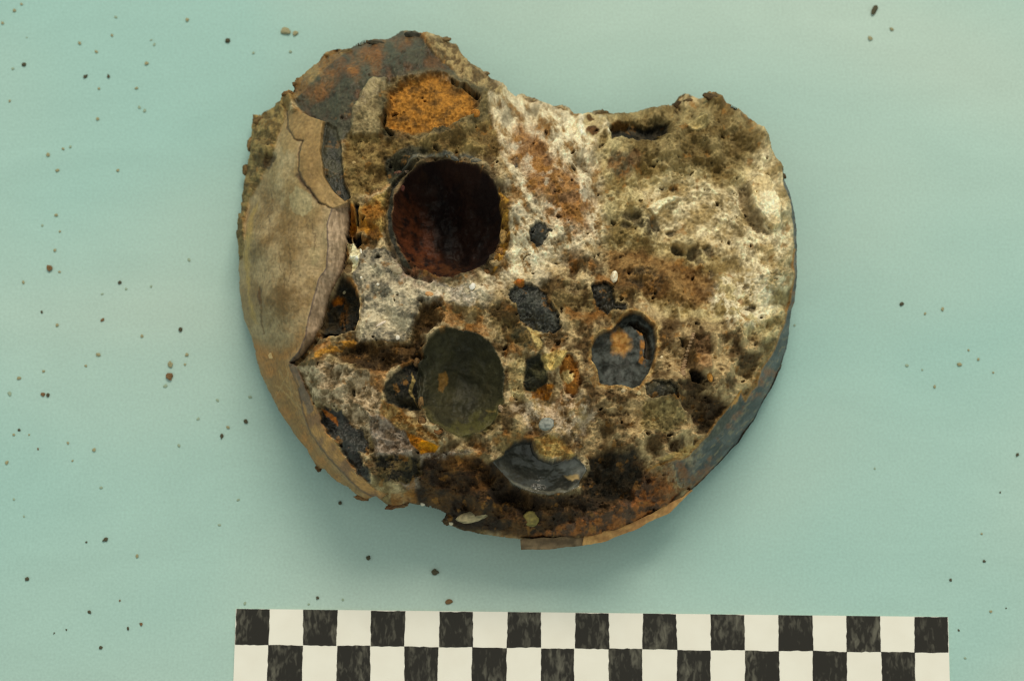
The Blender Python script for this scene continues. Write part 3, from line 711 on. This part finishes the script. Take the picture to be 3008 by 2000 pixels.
part('deep_hole', ell(1315,642,163,175), M_SMOOTH, 'deep dark red round hole', .7)
part('round_hollow', ell(1353,1124,130,159,-6), M_SMOOTH, 'olive black round hollow', .9)
part('shot_remnant', P_BALL, M_SMOOTH, 'dark grey ball remnant with an orange spot', .35)
part('shell_fragment', P_FRAG, M_GLAZE, 'smooth grey curved shell fragment', .25)
part('white_flake', P_FLAKE, M_LIME, 'raised cream flake by the right edge', .5)
for P_ in SLATES: part('slate_inclusion', P_, M_IRON)
part('slate_inclusion', P_SLATE1, M_IRON)
part('black_hollow', P_BLK, M_STONE)
part('ochre_wedge', P_OW, M_RUST)

root = bpy.data.objects.new('concretion', None); COL.objects.link(root)
root.empty_display_size = .03
root['label'] = 'broken rust brown and white encrusted iron concretion with round holes above the checkered bar'
root['category'] = 'concretion'
cx0, cy0, _ = ray(1500, 860, .03)
root.location = (float(cx0), float(cy0), 0)
RL = np.array([float(cx0), float(cy0), 0.0])

q4 = KEEP[:-1, :-1] & KEEP[1:, :-1] & KEEP[:-1, 1:] & KEEP[1:, 1:]
ii, jj = np.nonzero(q4)
vid = np.arange(H * W).reshape(H, W)
quads = np.stack([vid[ii + 1, jj], vid[ii + 1, jj + 1], vid[ii, jj + 1], vid[ii, jj]], 1)
pid = PART[ii, jj]
ALLV = np.stack([X, Y, Z], -1).reshape(-1, 3) - RL
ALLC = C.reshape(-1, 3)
ALLC = np.clip(ALLC, .004, .9)

def np_mesh(name, verts, quads, cols, mat):
    me = bpy.data.meshes.new(name)
    n = len(quads)
    me.vertices.add(len(verts)); me.vertices.foreach_set('co', verts.astype(np.float32).ravel())
    me.loops.add(n * 4); me.loops.foreach_set('vertex_index', quads.astype(np.int32).ravel())
    me.polygons.add(n); me.polygons.foreach_set('loop_start', np.arange(0, n * 4, 4, dtype=np.int32))
    try: me.polygons.foreach_set('loop_total', np.full(n, 4, np.int32))
    except Exception: pass
    me.update(calc_edges=True)
    me.polygons.foreach_set('use_smooth', np.ones(n, bool))
    a = me.color_attributes.new('Col', 'FLOAT_COLOR', 'POINT')
    c = np.ones((len(verts), 4), np.float32); c[:, :3] = cols
    a.data.foreach_set('color', c.ravel())
    me.materials.append(mat)
    return me

# border loop for the underside
from collections import defaultdict
e1 = np.concatenate([quads[:, [0, 1]], quads[:, [1, 2]], quads[:, [2, 3]], quads[:, [3, 0]]])
key = e1[:, 0].astype(np.int64) * (H * W) + e1[:, 1]; rev = e1[:, 1].astype(np.int64) * (H * W) + e1[:, 0]
bd = e1[~np.isin(key, rev)]
nxt = {int(a): int(b) for a, b in bd}
loops = []; seen = set()
for s0 in nxt:
    if s0 in seen: continue
    L = [s0]; seen.add(s0); c = nxt[s0]
    while c != s0 and c not in seen and c in nxt:
        L.append(c); seen.add(c); c = nxt[c]
    loops.append(L)
loop = max(loops, key=len)

objs = {}
for k, (nm, mat, lab) in enumerate(PARTS):
    qk = quads[pid == k]
    if len(qk) == 0: continue
    used, inv = np.unique(qk.ravel(), return_inverse=True)
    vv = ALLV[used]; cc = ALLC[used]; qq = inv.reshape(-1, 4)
    if k == 0:
        pass
    me = np_mesh(nm, vv, qq, cc, mat)
    o = bpy.data.objects.new(nm, me); COL.objects.link(o)
    o.parent = objs[I_PLATE] if k in (I_LAM, I_BAND) and I_PLATE in objs else root
    if lab: o['label'] = lab
    objs[k] = o

# underside: from the border down and in to the table
B = ALLV[loop]; nb = len(loop)
cen = np.array([B[:, 0].mean(), B[:, 1].mean()])
ang = np.arange(nb)
prof = [(1.0, 1.0), (.995, .93), (.985, .84), (.965, .72), (.93, .58), (.885, .44), (.82, .30), (.73, .17), (.60, .07), (.42, .012), (.2, .004), (.02, .002)]
uv, uc = [], []
nb_t = np.arange(nb) * 0.12
for k, (s_, z_) in enumerate(prof):
    w_ = 0 if k == 0 else -.014 * np.abs(fbm(nb_t, np.full(nb, k * 1.7), 8, 4, 2001))
    xy = cen + (B[:, :2] - cen) * (s_ + (w_[:, None] if k else 0))
    z = B[:, 2] * z_
    if k and z_ > .02: z = z * (1 + .05 * fbm(nb_t, np.full(nb, k * 2.3), 6, 3, 2101))
    uv.append(np.c_[xy, z])
    nz = sstep(-.4, .4, fbm(nb_t, np.full(nb, k * 3.1), 10, 3, 2201))[:, None]
    uc.append(ALLC[loop] * .35 + .65 * (alb((104,82,52)) * (1 - nz) + alb((76,60,42)) * nz))
uv = np.concatenate(uv); uc = np.concatenate(uc)
k = np.arange(nb); k2 = (k + 1) % nb
uq = np.concatenate([np.stack([r * nb + k2, r * nb + k, (r + 1) * nb + k, (r + 1) * nb + k2], 1) for r in range(len(prof) - 1)])
o = bpy.data.objects.new('underside', np_mesh('underside', uv, uq, uc, M_STONE)); COL.objects.link(o); o.parent = root

# ---- separate pieces stuck in or on the stone
rng = random.Random(5)
def lump(name, loc, rad, mat, c1, c2=None, parent=None, rough=.18, seed=0, rz=0, sub_=3):
    """irregular little stone: icosphere pushed about by noise; rad = (x,y,z) in metres"""
    import bmesh
    bm = bmesh.new(); bmesh.ops.create_icosphere(bm, subdivisions=sub_, radius=1.0)
    v = np.array([p.co[:] for p in bm.verts]); f = [[q.index for q in p.verts] for p in bm.faces]; bm.free()
    n = fbm(v[:, 0] + v[:, 2] * .7 + seed * 3.1, v[:, 1] - v[:, 2] * .6, 1.1, 3, 3000 + seed) 
    n2 = fbm(v[:, 0] * 1.3 + v[:, 2] + seed, v[:, 1] + v[:, 2], .35, 2, 3300 + seed)
    v = v * (1 + rough * n + rough * .35 * n2)[:, None] * np.array(rad)
    c, s = math.cos(rz), math.sin(rz)
    v = np.c_[v[:, 0] * c - v[:, 1] * s, v[:, 0] * s + v[:, 1] * c, v[:, 2]]
    t = sstep(-.3, .3, n2)[:, None]
    cols = alb(c1) * (1 - t) + alb(c2 or c1) * t
    off = np.array(loc) - (RL if parent is not None else 0)
    o = mesh_obj(name, v, f, mat, parent, True, cols)
    o.location = tuple(float(q) for q in off)
    return o
PX = .0092 / 100            # metres for one photograph pixel at the height of the stone
def stuck(name, u, v, w, h, c1, c2=None, rz=0, hz=None, mat=M_LIME, up=0.0, seed=0, label=None, rough=.18):
    p = surf(u, v); hz = hz or min(w, h) * .5
    o = lump(name, (p.x, p.y, p.z + up * PX), (w * .5 * PX, h * .5 * PX, hz * PX), mat, c1, c2, root, rough, seed, -math.radians(rz), 3)
    if label: o['label'] = label
    return o
stuck('pebble', 1389, 1517, 98, 36, (176,160,120), (128,118,90), -12, 20, up=6, seed=1, label='pale oval pebble at the bottom edge')
stuck('pebble', 1559, 1521, 54, 48, (128,116,62), (96,88,50), 0, 22, M_STONE, 4, 2, 'olive pebble at the bottom edge')
stuck('pebble', 1603, 1251, 46, 40, (150,152,140), (112,116,108), 0, 14, M_LIME, 2, 3, 'grey white round pebble')
stuck('pebble', 1398, 340, 26, 28, (176,120,50), (150,96,40), 0, 14, M_RUST, 3, 4, 'small ochre pebble beside the orange pocket')
stuck('pebble', 1165, 792, 40, 26, (176,162,130), (150,132,104), 25, 10, M_LIME, 2, 5)
stuck('pebble', 1262, 868, 26, 14, (200,150,96), None, 10, 6, M_LIME, 2, 6)
stuck('pebble', 1878, 1155, 16, 14, (186,168,122), None, 0, 7, M_LIME, 1, 7)
stuck('pebble', 1830, 1150, 14, 12, (190,170,130), None, 0, 6, M_LIME, 1, 8)
stuck('white_chip', 1802, 822, 24, 38, (236,224,196), (206,184,146), 10, 12, M_LIME, 5, 9)
stuck('white_chip', 1120, 952, 36, 9, (226,208,184), None, -30, 6, M_LIME, 4, 10, 'small white tube shaped chip')
stuck('white_chip', 1168, 990, 14, 16, (228,218,196), None, 0, 7, M_LIME, 3, 11)
stuck('white_chip', 1389, 845, 18, 24, (230,224,208), None, 30, 7, M_LIME, 3, 12)
stuck('white_chip', 1110, 836, 10, 9, (226,218,196), None, 0, 5, M_LIME, 2, 13)
stuck('white_chip', 1062, 818, 9, 9, (226,218,196), None, 0, 5, M_LIME, 2, 14)
stuck('white_chip', 1061, 737, 7, 18, (226,218,196), None, -5, 4, M_LIME, 2, 15)
stuck('white_chip', 1243, 1481, 16, 14, (216,206,180), None, 0, 7, M_LIME, 3, 16)
stuck('white_chip', 1326, 1538, 14, 14, (210,196,164), None, 0, 7, M_LIME, 3, 17)
stuck('white_chip', 800, 1046, 20, 22, (196,172,120), None, 20, 3, M_LIME, 0, 18, 'small cream chip on the left plate')
stuck('white_chip', 1003, 843, 12, 12, (190,176,136), None, 0, 6, M_LIME, 2, 19)
stuck('pebble', 1041, 480, 16, 14, (176,150,100), None, 30, 7, M_STONE, 3, 20)
stuck('pebble', 1945, 1048, 9, 12, (224,204,160), None, 30, 5, M_LIME, 2, 21)
stuck('rust_nub', 2083, 1108, 16, 34, (196,146,70), (170,112,48), -12, 10, M_RUST, 5, 22)
stuck('rust_nub', 1525, 836, 16, 14, (170,96,40), None, 0, 7, M_RUST, 3, 23)
for i_, (u, v, w, h, c) in enumerate(((1478,690,26,44,(170,134,76)),(1470,735,22,26,(150,108,58)),(1452,770,30,20,(176,150,104)),(1428,792,24,18,(120,84,46)),(1168,500,26,18,(110,78,60)),(1196,498,18,14,(150,128,104)),(1180,550,18,22,(86,46,36)),(1400,480,34,16,(120,116,98)),(1330,462,40,14,(104,102,90)),(1236,1180,18,40,(120,92,54)),(1224,1060,20,26,(110,84,50)),(1478,1060,16,26,(170,148,104)),(1240,1235,24,30,(132,96,56)),(1472,1200,18,24,(174,146,110)),(1290,1272,30,18,(140,96,52)))):
    stuck('rim_lump', u, v, w, h, c, tuple(int(x * .7) for x in c), rng.uniform(-20, 20), None, M_STONE, 2, 140 + i_, None, .4)
# lip and crust beads along the outline
for i_, (u, v, w, h, c) in enumerate(((1316,1528,36,26,(92,74,48)),(1160,1486,52,20,(110,76,46)),(1765,336,44,26,(104,86,54)),(1998,292,40,32,(82,64,40)),(2090,284,50,26,(98,78,50)),(2028,284,40,20,(104,84,54)),(936,1372,22,22,(104,72,40)),(1062,1456,46,22,(128,92,54)),(1015,150,50,24,(120,102,66)),(874,250,26,26,(124,96,58)),(850,290,36,20,(132,100,58)),(1552,292,60,26,(148,128,92)),(1645,314,50,24,(170,146,104)),(1420,218,36,24,(150,130,94)),(1300,112,50,24,(132,112,76)),(1215,104,60,26,(66,64,52)),(1110,126,70,20,(70,66,50)),(765,350,44,30,(124,100,62)),(735,420,26,50,(130,106,66)),(722,500,22,40,(126,100,60)),(2300,512,20,26,(88,74,50)),(1185,1482,36,18,(126,98,64)))):
    stuck('crust_bead', u, v + 5, w, h * .9, c, tuple(int(x * .72) for x in c), rng.uniform(-15, 15), None, M_STONE, -6, 40 + i_, None, .55)

# serrated ridge: a row of tiny ribs
p0 = np.array([2034, 985.]); p1 = np.array([2003, 1106.])
rid = None
for i_ in range(17):
    f_ = i_ / 16; q_ = p0 + (p1 - p0) * f_
    w_ = 10 + 8 * f_
    stuck('rib', q_[0], q_[1], w_ + 3, 10, (166,138,102), (140,112,80), -18, 7, M_LIME, 2, 80 + i_, None, .08)

# curved laths under the bottom edge
def lath(name, top, bot, z0, th, c1, c2, mat, label):
    """bent strip drawn by its two long edges; z0 = height, th = thickness (metres)"""
    n = 40
    def res(P):
        P = np.array(P, float); L = np.r_[0, np.cumsum(np.hypot(*np.diff(P, axis=0).T))]
        t_ = np.linspace(0, L[-1], n); return np.c_[np.interp(t_, L, P[:, 0]), np.interp(t_, L, P[:, 1])]
    a, b = res(top), res(bot); m = 6
    vv, cc = [], []
    for lay in (0, 1):
        for j in range(m + 1):
            f_ = j / m; P = a * (1 - f_) + b * f_
            P = P + np.c_[fbm(P[:, 0], P[:, 1], 40, 3, 4001) * 3, fbm(P[:, 0], P[:, 1], 40, 3, 4101) * 3]
            zz = z0 + (0 if lay else -th) - .0012 * (f_ - .2) ** 2 + fbm(P[:, 0], P[:, 1], 60, 3, 4201) * .0005
            x, y, z = ray(P[:, 0], P[:, 1], zz)
            vv.append(np.c_[x, y, z] - RL)
            t_ = sstep(-.3, .3, fbm(P[:, 0], P[:, 1] * 3, 50, 4, 4301))[:, None]
            cc.append(alb(c1) * (1 - t_) + alb(c2) * t_)
    vv = np.concatenate(vv); cc = np.concatenate(cc)
    f = []; S_ = (m + 1) * n
    for j in range(m):
        for i in range(n - 1):
            q_ = [j * n + i, j * n + i + 1, (j + 1) * n + i + 1, (j + 1) * n + i]
            f.append(q_); f.append([S_ + x for x in q_[::-1]])
    rimv = [i for i in range(n)] + [j * n + n - 1 for j in range(1, m + 1)] + [m * n + i for i in range(n - 2, -1, -1)] + [j * n for j in range(m - 1, 0, -1)]
    for i in range(len(rimv)):
        p_, q_ = rimv[i], rimv[(i + 1) % len(rimv)]
        f.append([p_, q_, S_ + q_, S_ + p_])
    o = mesh_obj(name, vv, f, mat, root, False, cc); o['label'] = label
    return o
lath('lath', [(1528,1583),(1600,1580),(1717,1574)], [(1532,1616),(1623,1612),(1710,1602)], .0172, .0035, (130,108,78), (100,82,58), M_PLATE, 'brown strip sticking out below the bottom edge')
lath('lath', [(1716,1574),(1777,1560),(1823,1546),(1896,1517),(1962,1480),(2004,1460),(2030,1437)], [(1710,1602),(1769,1592),(1823,1572),(1878,1550),(1925,1524),(1965,1506),(2036,1440)], .0182, .0035, (206,158,94), (172,126,74), M_PLATE, 'ochre strip along the bottom right edge')

# ================================================================== scale bar
def ink_mat():
    m, nt, b = new_mat('black_marker_ink')
    tc = N(nt, 'ShaderNodeTexCoord'); oi = N(nt, 'ShaderNodeObjectInfo')
    mp = N(nt, 'ShaderNodeMapping'); mp.inputs['Scale'].default_value = (1.0, .4, 1)
    cx = N(nt, 'ShaderNodeCombineXYZ'); mu = N(nt, 'ShaderNodeMath', operation='MULTIPLY'); mu.inputs[1].default_value = 0.9
    nt.links.new(oi.outputs['Random'], mu.inputs[0]); nt.links.new(mu.outputs[0], cx.inputs[2])
    nt.links.new(cx.outputs[0], mp.inputs['Rotation'])
    ad = N(nt, 'ShaderNodeVectorMath', operation='ADD')
    cl = N(nt, 'ShaderNodeCombineXYZ'); nt.links.new(oi.outputs['Random'], cl.inputs[2])
    nt.links.new(tc.outputs['Object'], mp.inputs[0]); nt.links.new(mp.outputs[0], ad.inputs[0]); nt.links.new(cl.outputs[0], ad.inputs[1])
    no = N(nt, 'ShaderNodeTexNoise'); no.inputs['Scale'].default_value = 900; no.inputs['Detail'].default_value = 3; no.inputs['Distortion'].default_value = .6
    nt.links.new(ad.outputs[0], no.inputs['Vector'])
    n2 = N(nt, 'ShaderNodeTexNoise'); n2.inputs['Scale'].default_value = 220; nt.links.new(ad.outputs[0], n2.inputs['Vector'])
    mm = N(nt, 'ShaderNodeMath', operation='MULTIPLY'); nt.links.new(no.outputs[0], mm.inputs[0]); nt.links.new(n2.outputs[0], mm.inputs[1])
    cr = N(nt, 'ShaderNodeValToRGB')
    cr.color_ramp.elements[0].position = .25; cr.color_ramp.elements[0].color = (*lin((34, 32, 28)), 1)
    cr.color_ramp.elements[1].position = .46; cr.color_ramp.elements[1].color = (*lin((98, 96, 86)), 1)
    nt.links.new(mm.outputs[0], cr.inputs[0]); nt.links.new(cr.outputs[0], b.inputs['Base Color'])
    b.inputs['Roughness'].default_value = .5; b.inputs['Specular IOR Level'].default_value = .3
    return m
def paper_mat():
    m, nt, b = new_mat('cream_card')
    tc = N(nt, 'ShaderNodeTexCoord'); no = N(nt, 'ShaderNodeTexNoise'); no.inputs['Scale'].default_value = 120; no.inputs['Detail'].default_value = 3
    nt.links.new(tc.outputs['Object'], no.inputs['Vector'])
    cr = N(nt, 'ShaderNodeValToRGB')
    cr.color_ramp.elements[0].position = .3; cr.color_ramp.elements[0].color = (*lin((236, 233, 224)), 1)
    cr.color_ramp.elements[1].position = .7; cr.color_ramp.elements[1].color = (*lin((241, 239, 231)), 1)
    nt.links.new(no.outputs[0], cr.inputs[0]); nt.links.new(cr.outputs[0], b.inputs['Base Color'])
    b.inputs['Roughness'].default_value = .6; b.inputs['Specular IOR Level'].default_value = .25
    return m
M_INK, M_CARD = ink_mat(), paper_mat()
TH = .0008
tl = np.array([float(q) for q in ray(693, 1787, TH)])[:2]; tr = np.array([float(q) for q in ray(2785, 1811, TH)])[:2]
r2 = np.array([float(q) for q in ray(690, 1892, TH)])[:2]
ex = (tr - tl); bw = np.linalg.norm(ex); ex /= bw; ey = np.array([ex[1], -ex[0]])     # ey points to the bottom of the picture
cw = bw / 21; ch = float((r2 - tl) @ ey)
bar = bpy.data.objects.new('scale_bar', None); COL.objects.link(bar)
bar.location = (tl[0], tl[1], 0); bar.rotation_euler = (0, 0, math.atan2(ex[1], ex[0])); bar.empty_display_size = .02
bar['label'] = 'black and cream hand inked checkered scale bar on the teal tabletop'
bar['category'] = 'scale bar'
cardv, cardf = slab(0, bw, -2 * ch - .0004, 0, .00005, TH)
card = mesh_obj('card', cardv, cardf, M_CARD, bar); card['label'] = 'cream paper card of the scale bar'
def inked(col, row):
    r_ = random.Random(col * 7 + row * 131)
    n = 9; pts = []
    x0, x1 = col * cw, (col + 1) * cw; y0, y1 = -row * ch, -(row + 1) * ch
    cor = [(x0, y0), (x1, y0), (x1, y1), (x0, y1)]
    cor = [(x + r_.uniform(-1, 1) * .00022, y + r_.uniform(-1, 1) * .00018) for x, y in cor]
    cx_, cy_ = (x0 + x1) / 2, (y0 + y1) / 2
    for k_ in range(4):
        a, b = cor[k_], cor[(k_ + 1) % 4]
        for i in range(n):
            f_ = i / n; w_ = math.sin(math.pi * f_) * r_.uniform(-1, 1) * .00016
            nx, ny = -(b[1] - a[1]), (b[0] - a[0]); L = math.hypot(nx, ny)
            x = a[0] + (b[0] - a[0]) * f_ + nx / L * w_; y = a[1] + (b[1] - a[1]) * f_ + ny / L * w_
            x = min(max(x, .00002), bw - .00002); y = min(max(y, -2 * ch - .0003), -.00002)
            pts.append((x - cx_, y - cy_))
    m_ = len(pts); z = TH + .00004
    v = [(x, y, .00004) for x, y in pts] + [(x, y, -.00003) for x, y in pts]
    f = [list(range(m_))[::-1], list(range(m_, 2 * m_))] + [[i, (i + 1) % m_, m_ + (i + 1) % m_, m_ + i] for i in range(m_)]
    o = mesh_obj('black_square', v, f, M_INK, bar)
    o.location = (cx_, cy_, TH)
for c_ in range(21):
    for r_ in range(2):
        if (c_ + r_) % 2 == 0: inked(c_, r_)

# ================================================================== crumbs on the table
def crumb_mat(name, c1, c2):
    m, nt, b = new_mat(name)
    tc = N(nt, 'ShaderNodeTexCoord'); no = N(nt, 'ShaderNodeTexNoise'); no.inputs['Scale'].default_value = 1500; no.inputs['Detail'].default_value = 3
    nt.links.new(tc.outputs['Object'], no.inputs['Vector'])
    cr = N(nt, 'ShaderNodeValToRGB')
    cr.color_ramp.elements[0].position = .35; cr.color_ramp.elements[0].color = (*lin(c1), 1)
    cr.color_ramp.elements[1].position = .65; cr.color_ramp.elements[1].color = (*lin(c2), 1)
    nt.links.new(no.outputs[0], cr.inputs[0]); nt.links.new(cr.outputs[0], b.inputs['Base Color'])
    b.inputs['Roughness'].default_value = .8
    return m
CM = {'d': crumb_mat('dark_crumb', (62, 62, 46), (84, 78, 56)), 'r': crumb_mat('rust_crumb', (128, 96, 60), (104, 80, 52)),
      't': crumb_mat('tan_crumb', (164, 160, 126), (144, 138, 106)), 'p': crumb_mat('pale_crumb', (156, 176, 156), (142, 160, 138))}
import bmesh
CME = {}
for key_ in CM:
    for k_ in range(3):
        bm = bmesh.new(); bmesh.ops.create_icosphere(bm, subdivisions=2, radius=1.0)
        for p_ in bm.verts:
            c_ = p_.co; n_ = float(fbm(np.array([c_.x + c_.z * .7 + k_ * 5]), np.array([c_.y - c_.z * .5 + ord(key_)]), 1.0, 3, 5000 + k_)[0])
            p_.co = c_ * (1 + .6 * n_)
        me = bpy.data.meshes.new('crumb'); bm.to_mesh(me); bm.free(); me.materials.append(CM[key_])
        CME[key_, k_] = me
def crop(x0, y0, s, L): return [(x0 + x / s, y0 + y / s, r, k) for x, y, r, k in L]
CR = []
CR += crop(0, 0, 2.613, [(165,35,5,'t'),(112,85,6,'t'),(20,180,5,'t'),(205,290,3,'p'),(185,498,7,'d'),(100,530,5,'p'),(658,588,8,'d'),(832,588,7,'d'),(740,400,6,'t'),(612,335,6,'t'),(890,135,6,'p'),(860,275,5,'t'),(1125,490,7,'t'),(1438,155,7,'t'),(1748,315,8,'d'),(1945,410,5,'p'),(760,683,5,'t'),(750,915,6,'t'),(540,1130,6,'p'),(370,1190,7,'t'),(485,1145,5,'t'),(442,1310,6,'t'),(905,1310,5,'t'),(1048,680,5,'t'),(1110,853,6,'p'),(1070,825,6,'p'),(75,778,5,'t'),(2230,400,6,'p'),(1185,345,5,'p'),(1160,310,4,'p')])
CR += crop(0, 600, 2.613, [(432,85,6,'t'),(325,165,5,'p'),(460,210,4,'t'),(422,355,5,'t'),(458,520,5,'t'),(920,600,7,'d'),(968,650,5,'p'),(1450,428,6,'p'),(320,828,5,'d'),(788,890,6,'r'),(440,928,6,'t'),(1385,963,7,'d'),(1090,1012,6,'t'),(1435,1155,7,'t'),(755,1155,7,'t'),(1308,1230,9,'t'),(1268,1395,7,'p'),(660,1240,5,'t'),(335,1282,5,'t'),(147,1335,6,'t'),(75,1455,7,'p'),(330,1462,7,'r'),(368,1465,6,'d'),(1670,1505,6,'p'),(1920,1480,6,'p'),(1160,632,5,'p'),(180,600,5,'t'),(785,690,4,'p'),(1420,1230,4,'t')])
CR += crop(0, 1200, 1.96, [(112,123,5,'d'),(80,150,5,'t'),(392,198,5,'t'),(542,238,7,'t'),(40,310,6,'t'),(1415,75,8,'d'),(1278,160,7,'d'),(1030,213,6,'p'),(1313,108,5,'t'),(1140,60,6,'p'),(582,455,5,'p'),(80,522,5,'p'),(607,755,8,'d'),(790,848,7,'t'),(157,978,7,'d'),(517,1170,6,'d'),(812,1238,6,'r'),(737,1265,5,'d'),(580,1375,7,'d'),(690,1105,4,'r'),(497,768,4,'d'),(1372,525,5,'p'),(1263,670,5,'p'),(312,1292,3,'d'),(383,1272,3,'d'),(138,620,4,'p'),(220,232,4,'r'),(168,150,4,'t'),(418,300,4,'t'),(1410,1120,6,'p')])
CR += crop(2108, 0, 2.613, [(1335,228,7,'t'),(1170,298,8,'t')])
CR += crop(2108, 600, 2.613, [(1412,765,8,'d'),(1725,805,6,'t'),(1592,840,5,'t'),(1452,1238,7,'p'),(1855,1230,7,'t'),(1925,1120,4,'t'),(2000,1190,5,'t'),(2115,1292,4,'t'),(1665,1400,5,'t'),(590,930,5,'p'),(1570,1270,4,'p')])
CR += crop(2108, 1200, 1.96, [(1725,267,7,'d'),(1627,482,4,'d'),(1535,877,5,'d'),(1340,985,6,'d'),(1572,1167,5,'t'),(1520,720,4,'t'),(1387,1275,4,'d'),(1660,1148,3,'d'),(1425,1435,4,'p'),(905,345,4,'p')])
CR += [(1082,1639,8,'d'),(1007,1761,5,'p'),(933,1756,6,'d'),(907,1774,4,'p'),(1000,1477,7,'d')]
KW = {'d': ('dark', 'dark crumbs'), 'r': ('rust brown', 'rust crumbs'), 't': ('tan', 'tan crumbs'), 'p': ('faint pale', 'pale specks')}
ORD = 'first second third fourth fifth sixth seventh eighth ninth tenth eleventh twelfth thirteenth fourteenth fifteenth sixteenth'.split()
def zone(u, v):
    if u > 2200: return 'near the top right corner' if v < 500 else ('right of the concretion' if v < 1250 else 'at the lower right')
    if v > 1440 and u > 620: return 'just above the checkered bar'
    if v < 330: return 'at the top left'
    if v < 640: return 'at the upper left'
    if v < 900: return 'at the middle left'
    if v < 1230: return 'left of the concretion'
    return 'at the lower left' if v < 1560 else 'near the bottom left corner'
def crumb(u, v, rx, ry, k, rz=None, label=None):
    x, y, _ = ray(u, v, 0.0)
    o = bpy.data.objects.new('crumb', CME[k, rng.randrange(3)]); COL.objects.link(o)
    s_ = .0001 * .85
    hz = min(rx, ry) * s_ * (.45 if k == 'p' else .65)
    o.scale = (rx * s_, ry * s_, hz); o.location = (float(x), float(y), hz * .72)
    o.rotation_euler = (0, 0, rng.uniform(0, 6.28) if rz is None else rz)
    o['label'] = label; o['category'] = 'crumb'; o['group'] = KW[k][1]
zc = defaultdict(list)
for q_ in CR: zc[q_[3], zone(q_[0], q_[1])].append(q_)
for (k, zn), L in zc.items():
    L.sort()
    for i_, (u, v, r, _) in enumerate(L):
        w_ = KW[k][0]
        lab = 'tiny %s crumb %s of the tabletop' % (w_, zn) if zn.startswith(('at', 'near')) else 'tiny %s crumb %s on the tabletop' % (w_, zn)
        if len(L) > 1: lab = '%s from the left of the tiny %s crumbs %s' % (ORD[i_], w_, zn)
        crumb(u, v, r * rng.uniform(.85, 1.25), r * rng.uniform(.7, 1.0), k, None, lab)
crumb(840, 93, 19, 12, 't', -.3, 'large tan crumb above the upper left of the concretion')
crumb(868, 99, 11, 8, 't', .4, 'smaller tan crumb touching the large one above the concretion')
crumb(2567, 32, 19, 9, 'd', 1.05, 'long dark crumb at the top right edge of the tabletop')
crumb(498, 1108, 12, 12, 'r', 0, 'round rust crumb, lower of the pair left of the concretion')
crumb(147, 790, 11, 11, 'r', 0, 'round rust crumb alone near the left edge of the tabletop')
crumb(1279, 1679, 12, 11, 'd', 0, 'round dark crumb below the concretion in its shadow')
crumb(1320, 1766, 14, 8, 'r', .1, 'flat brown crumb just above the checkered bar')
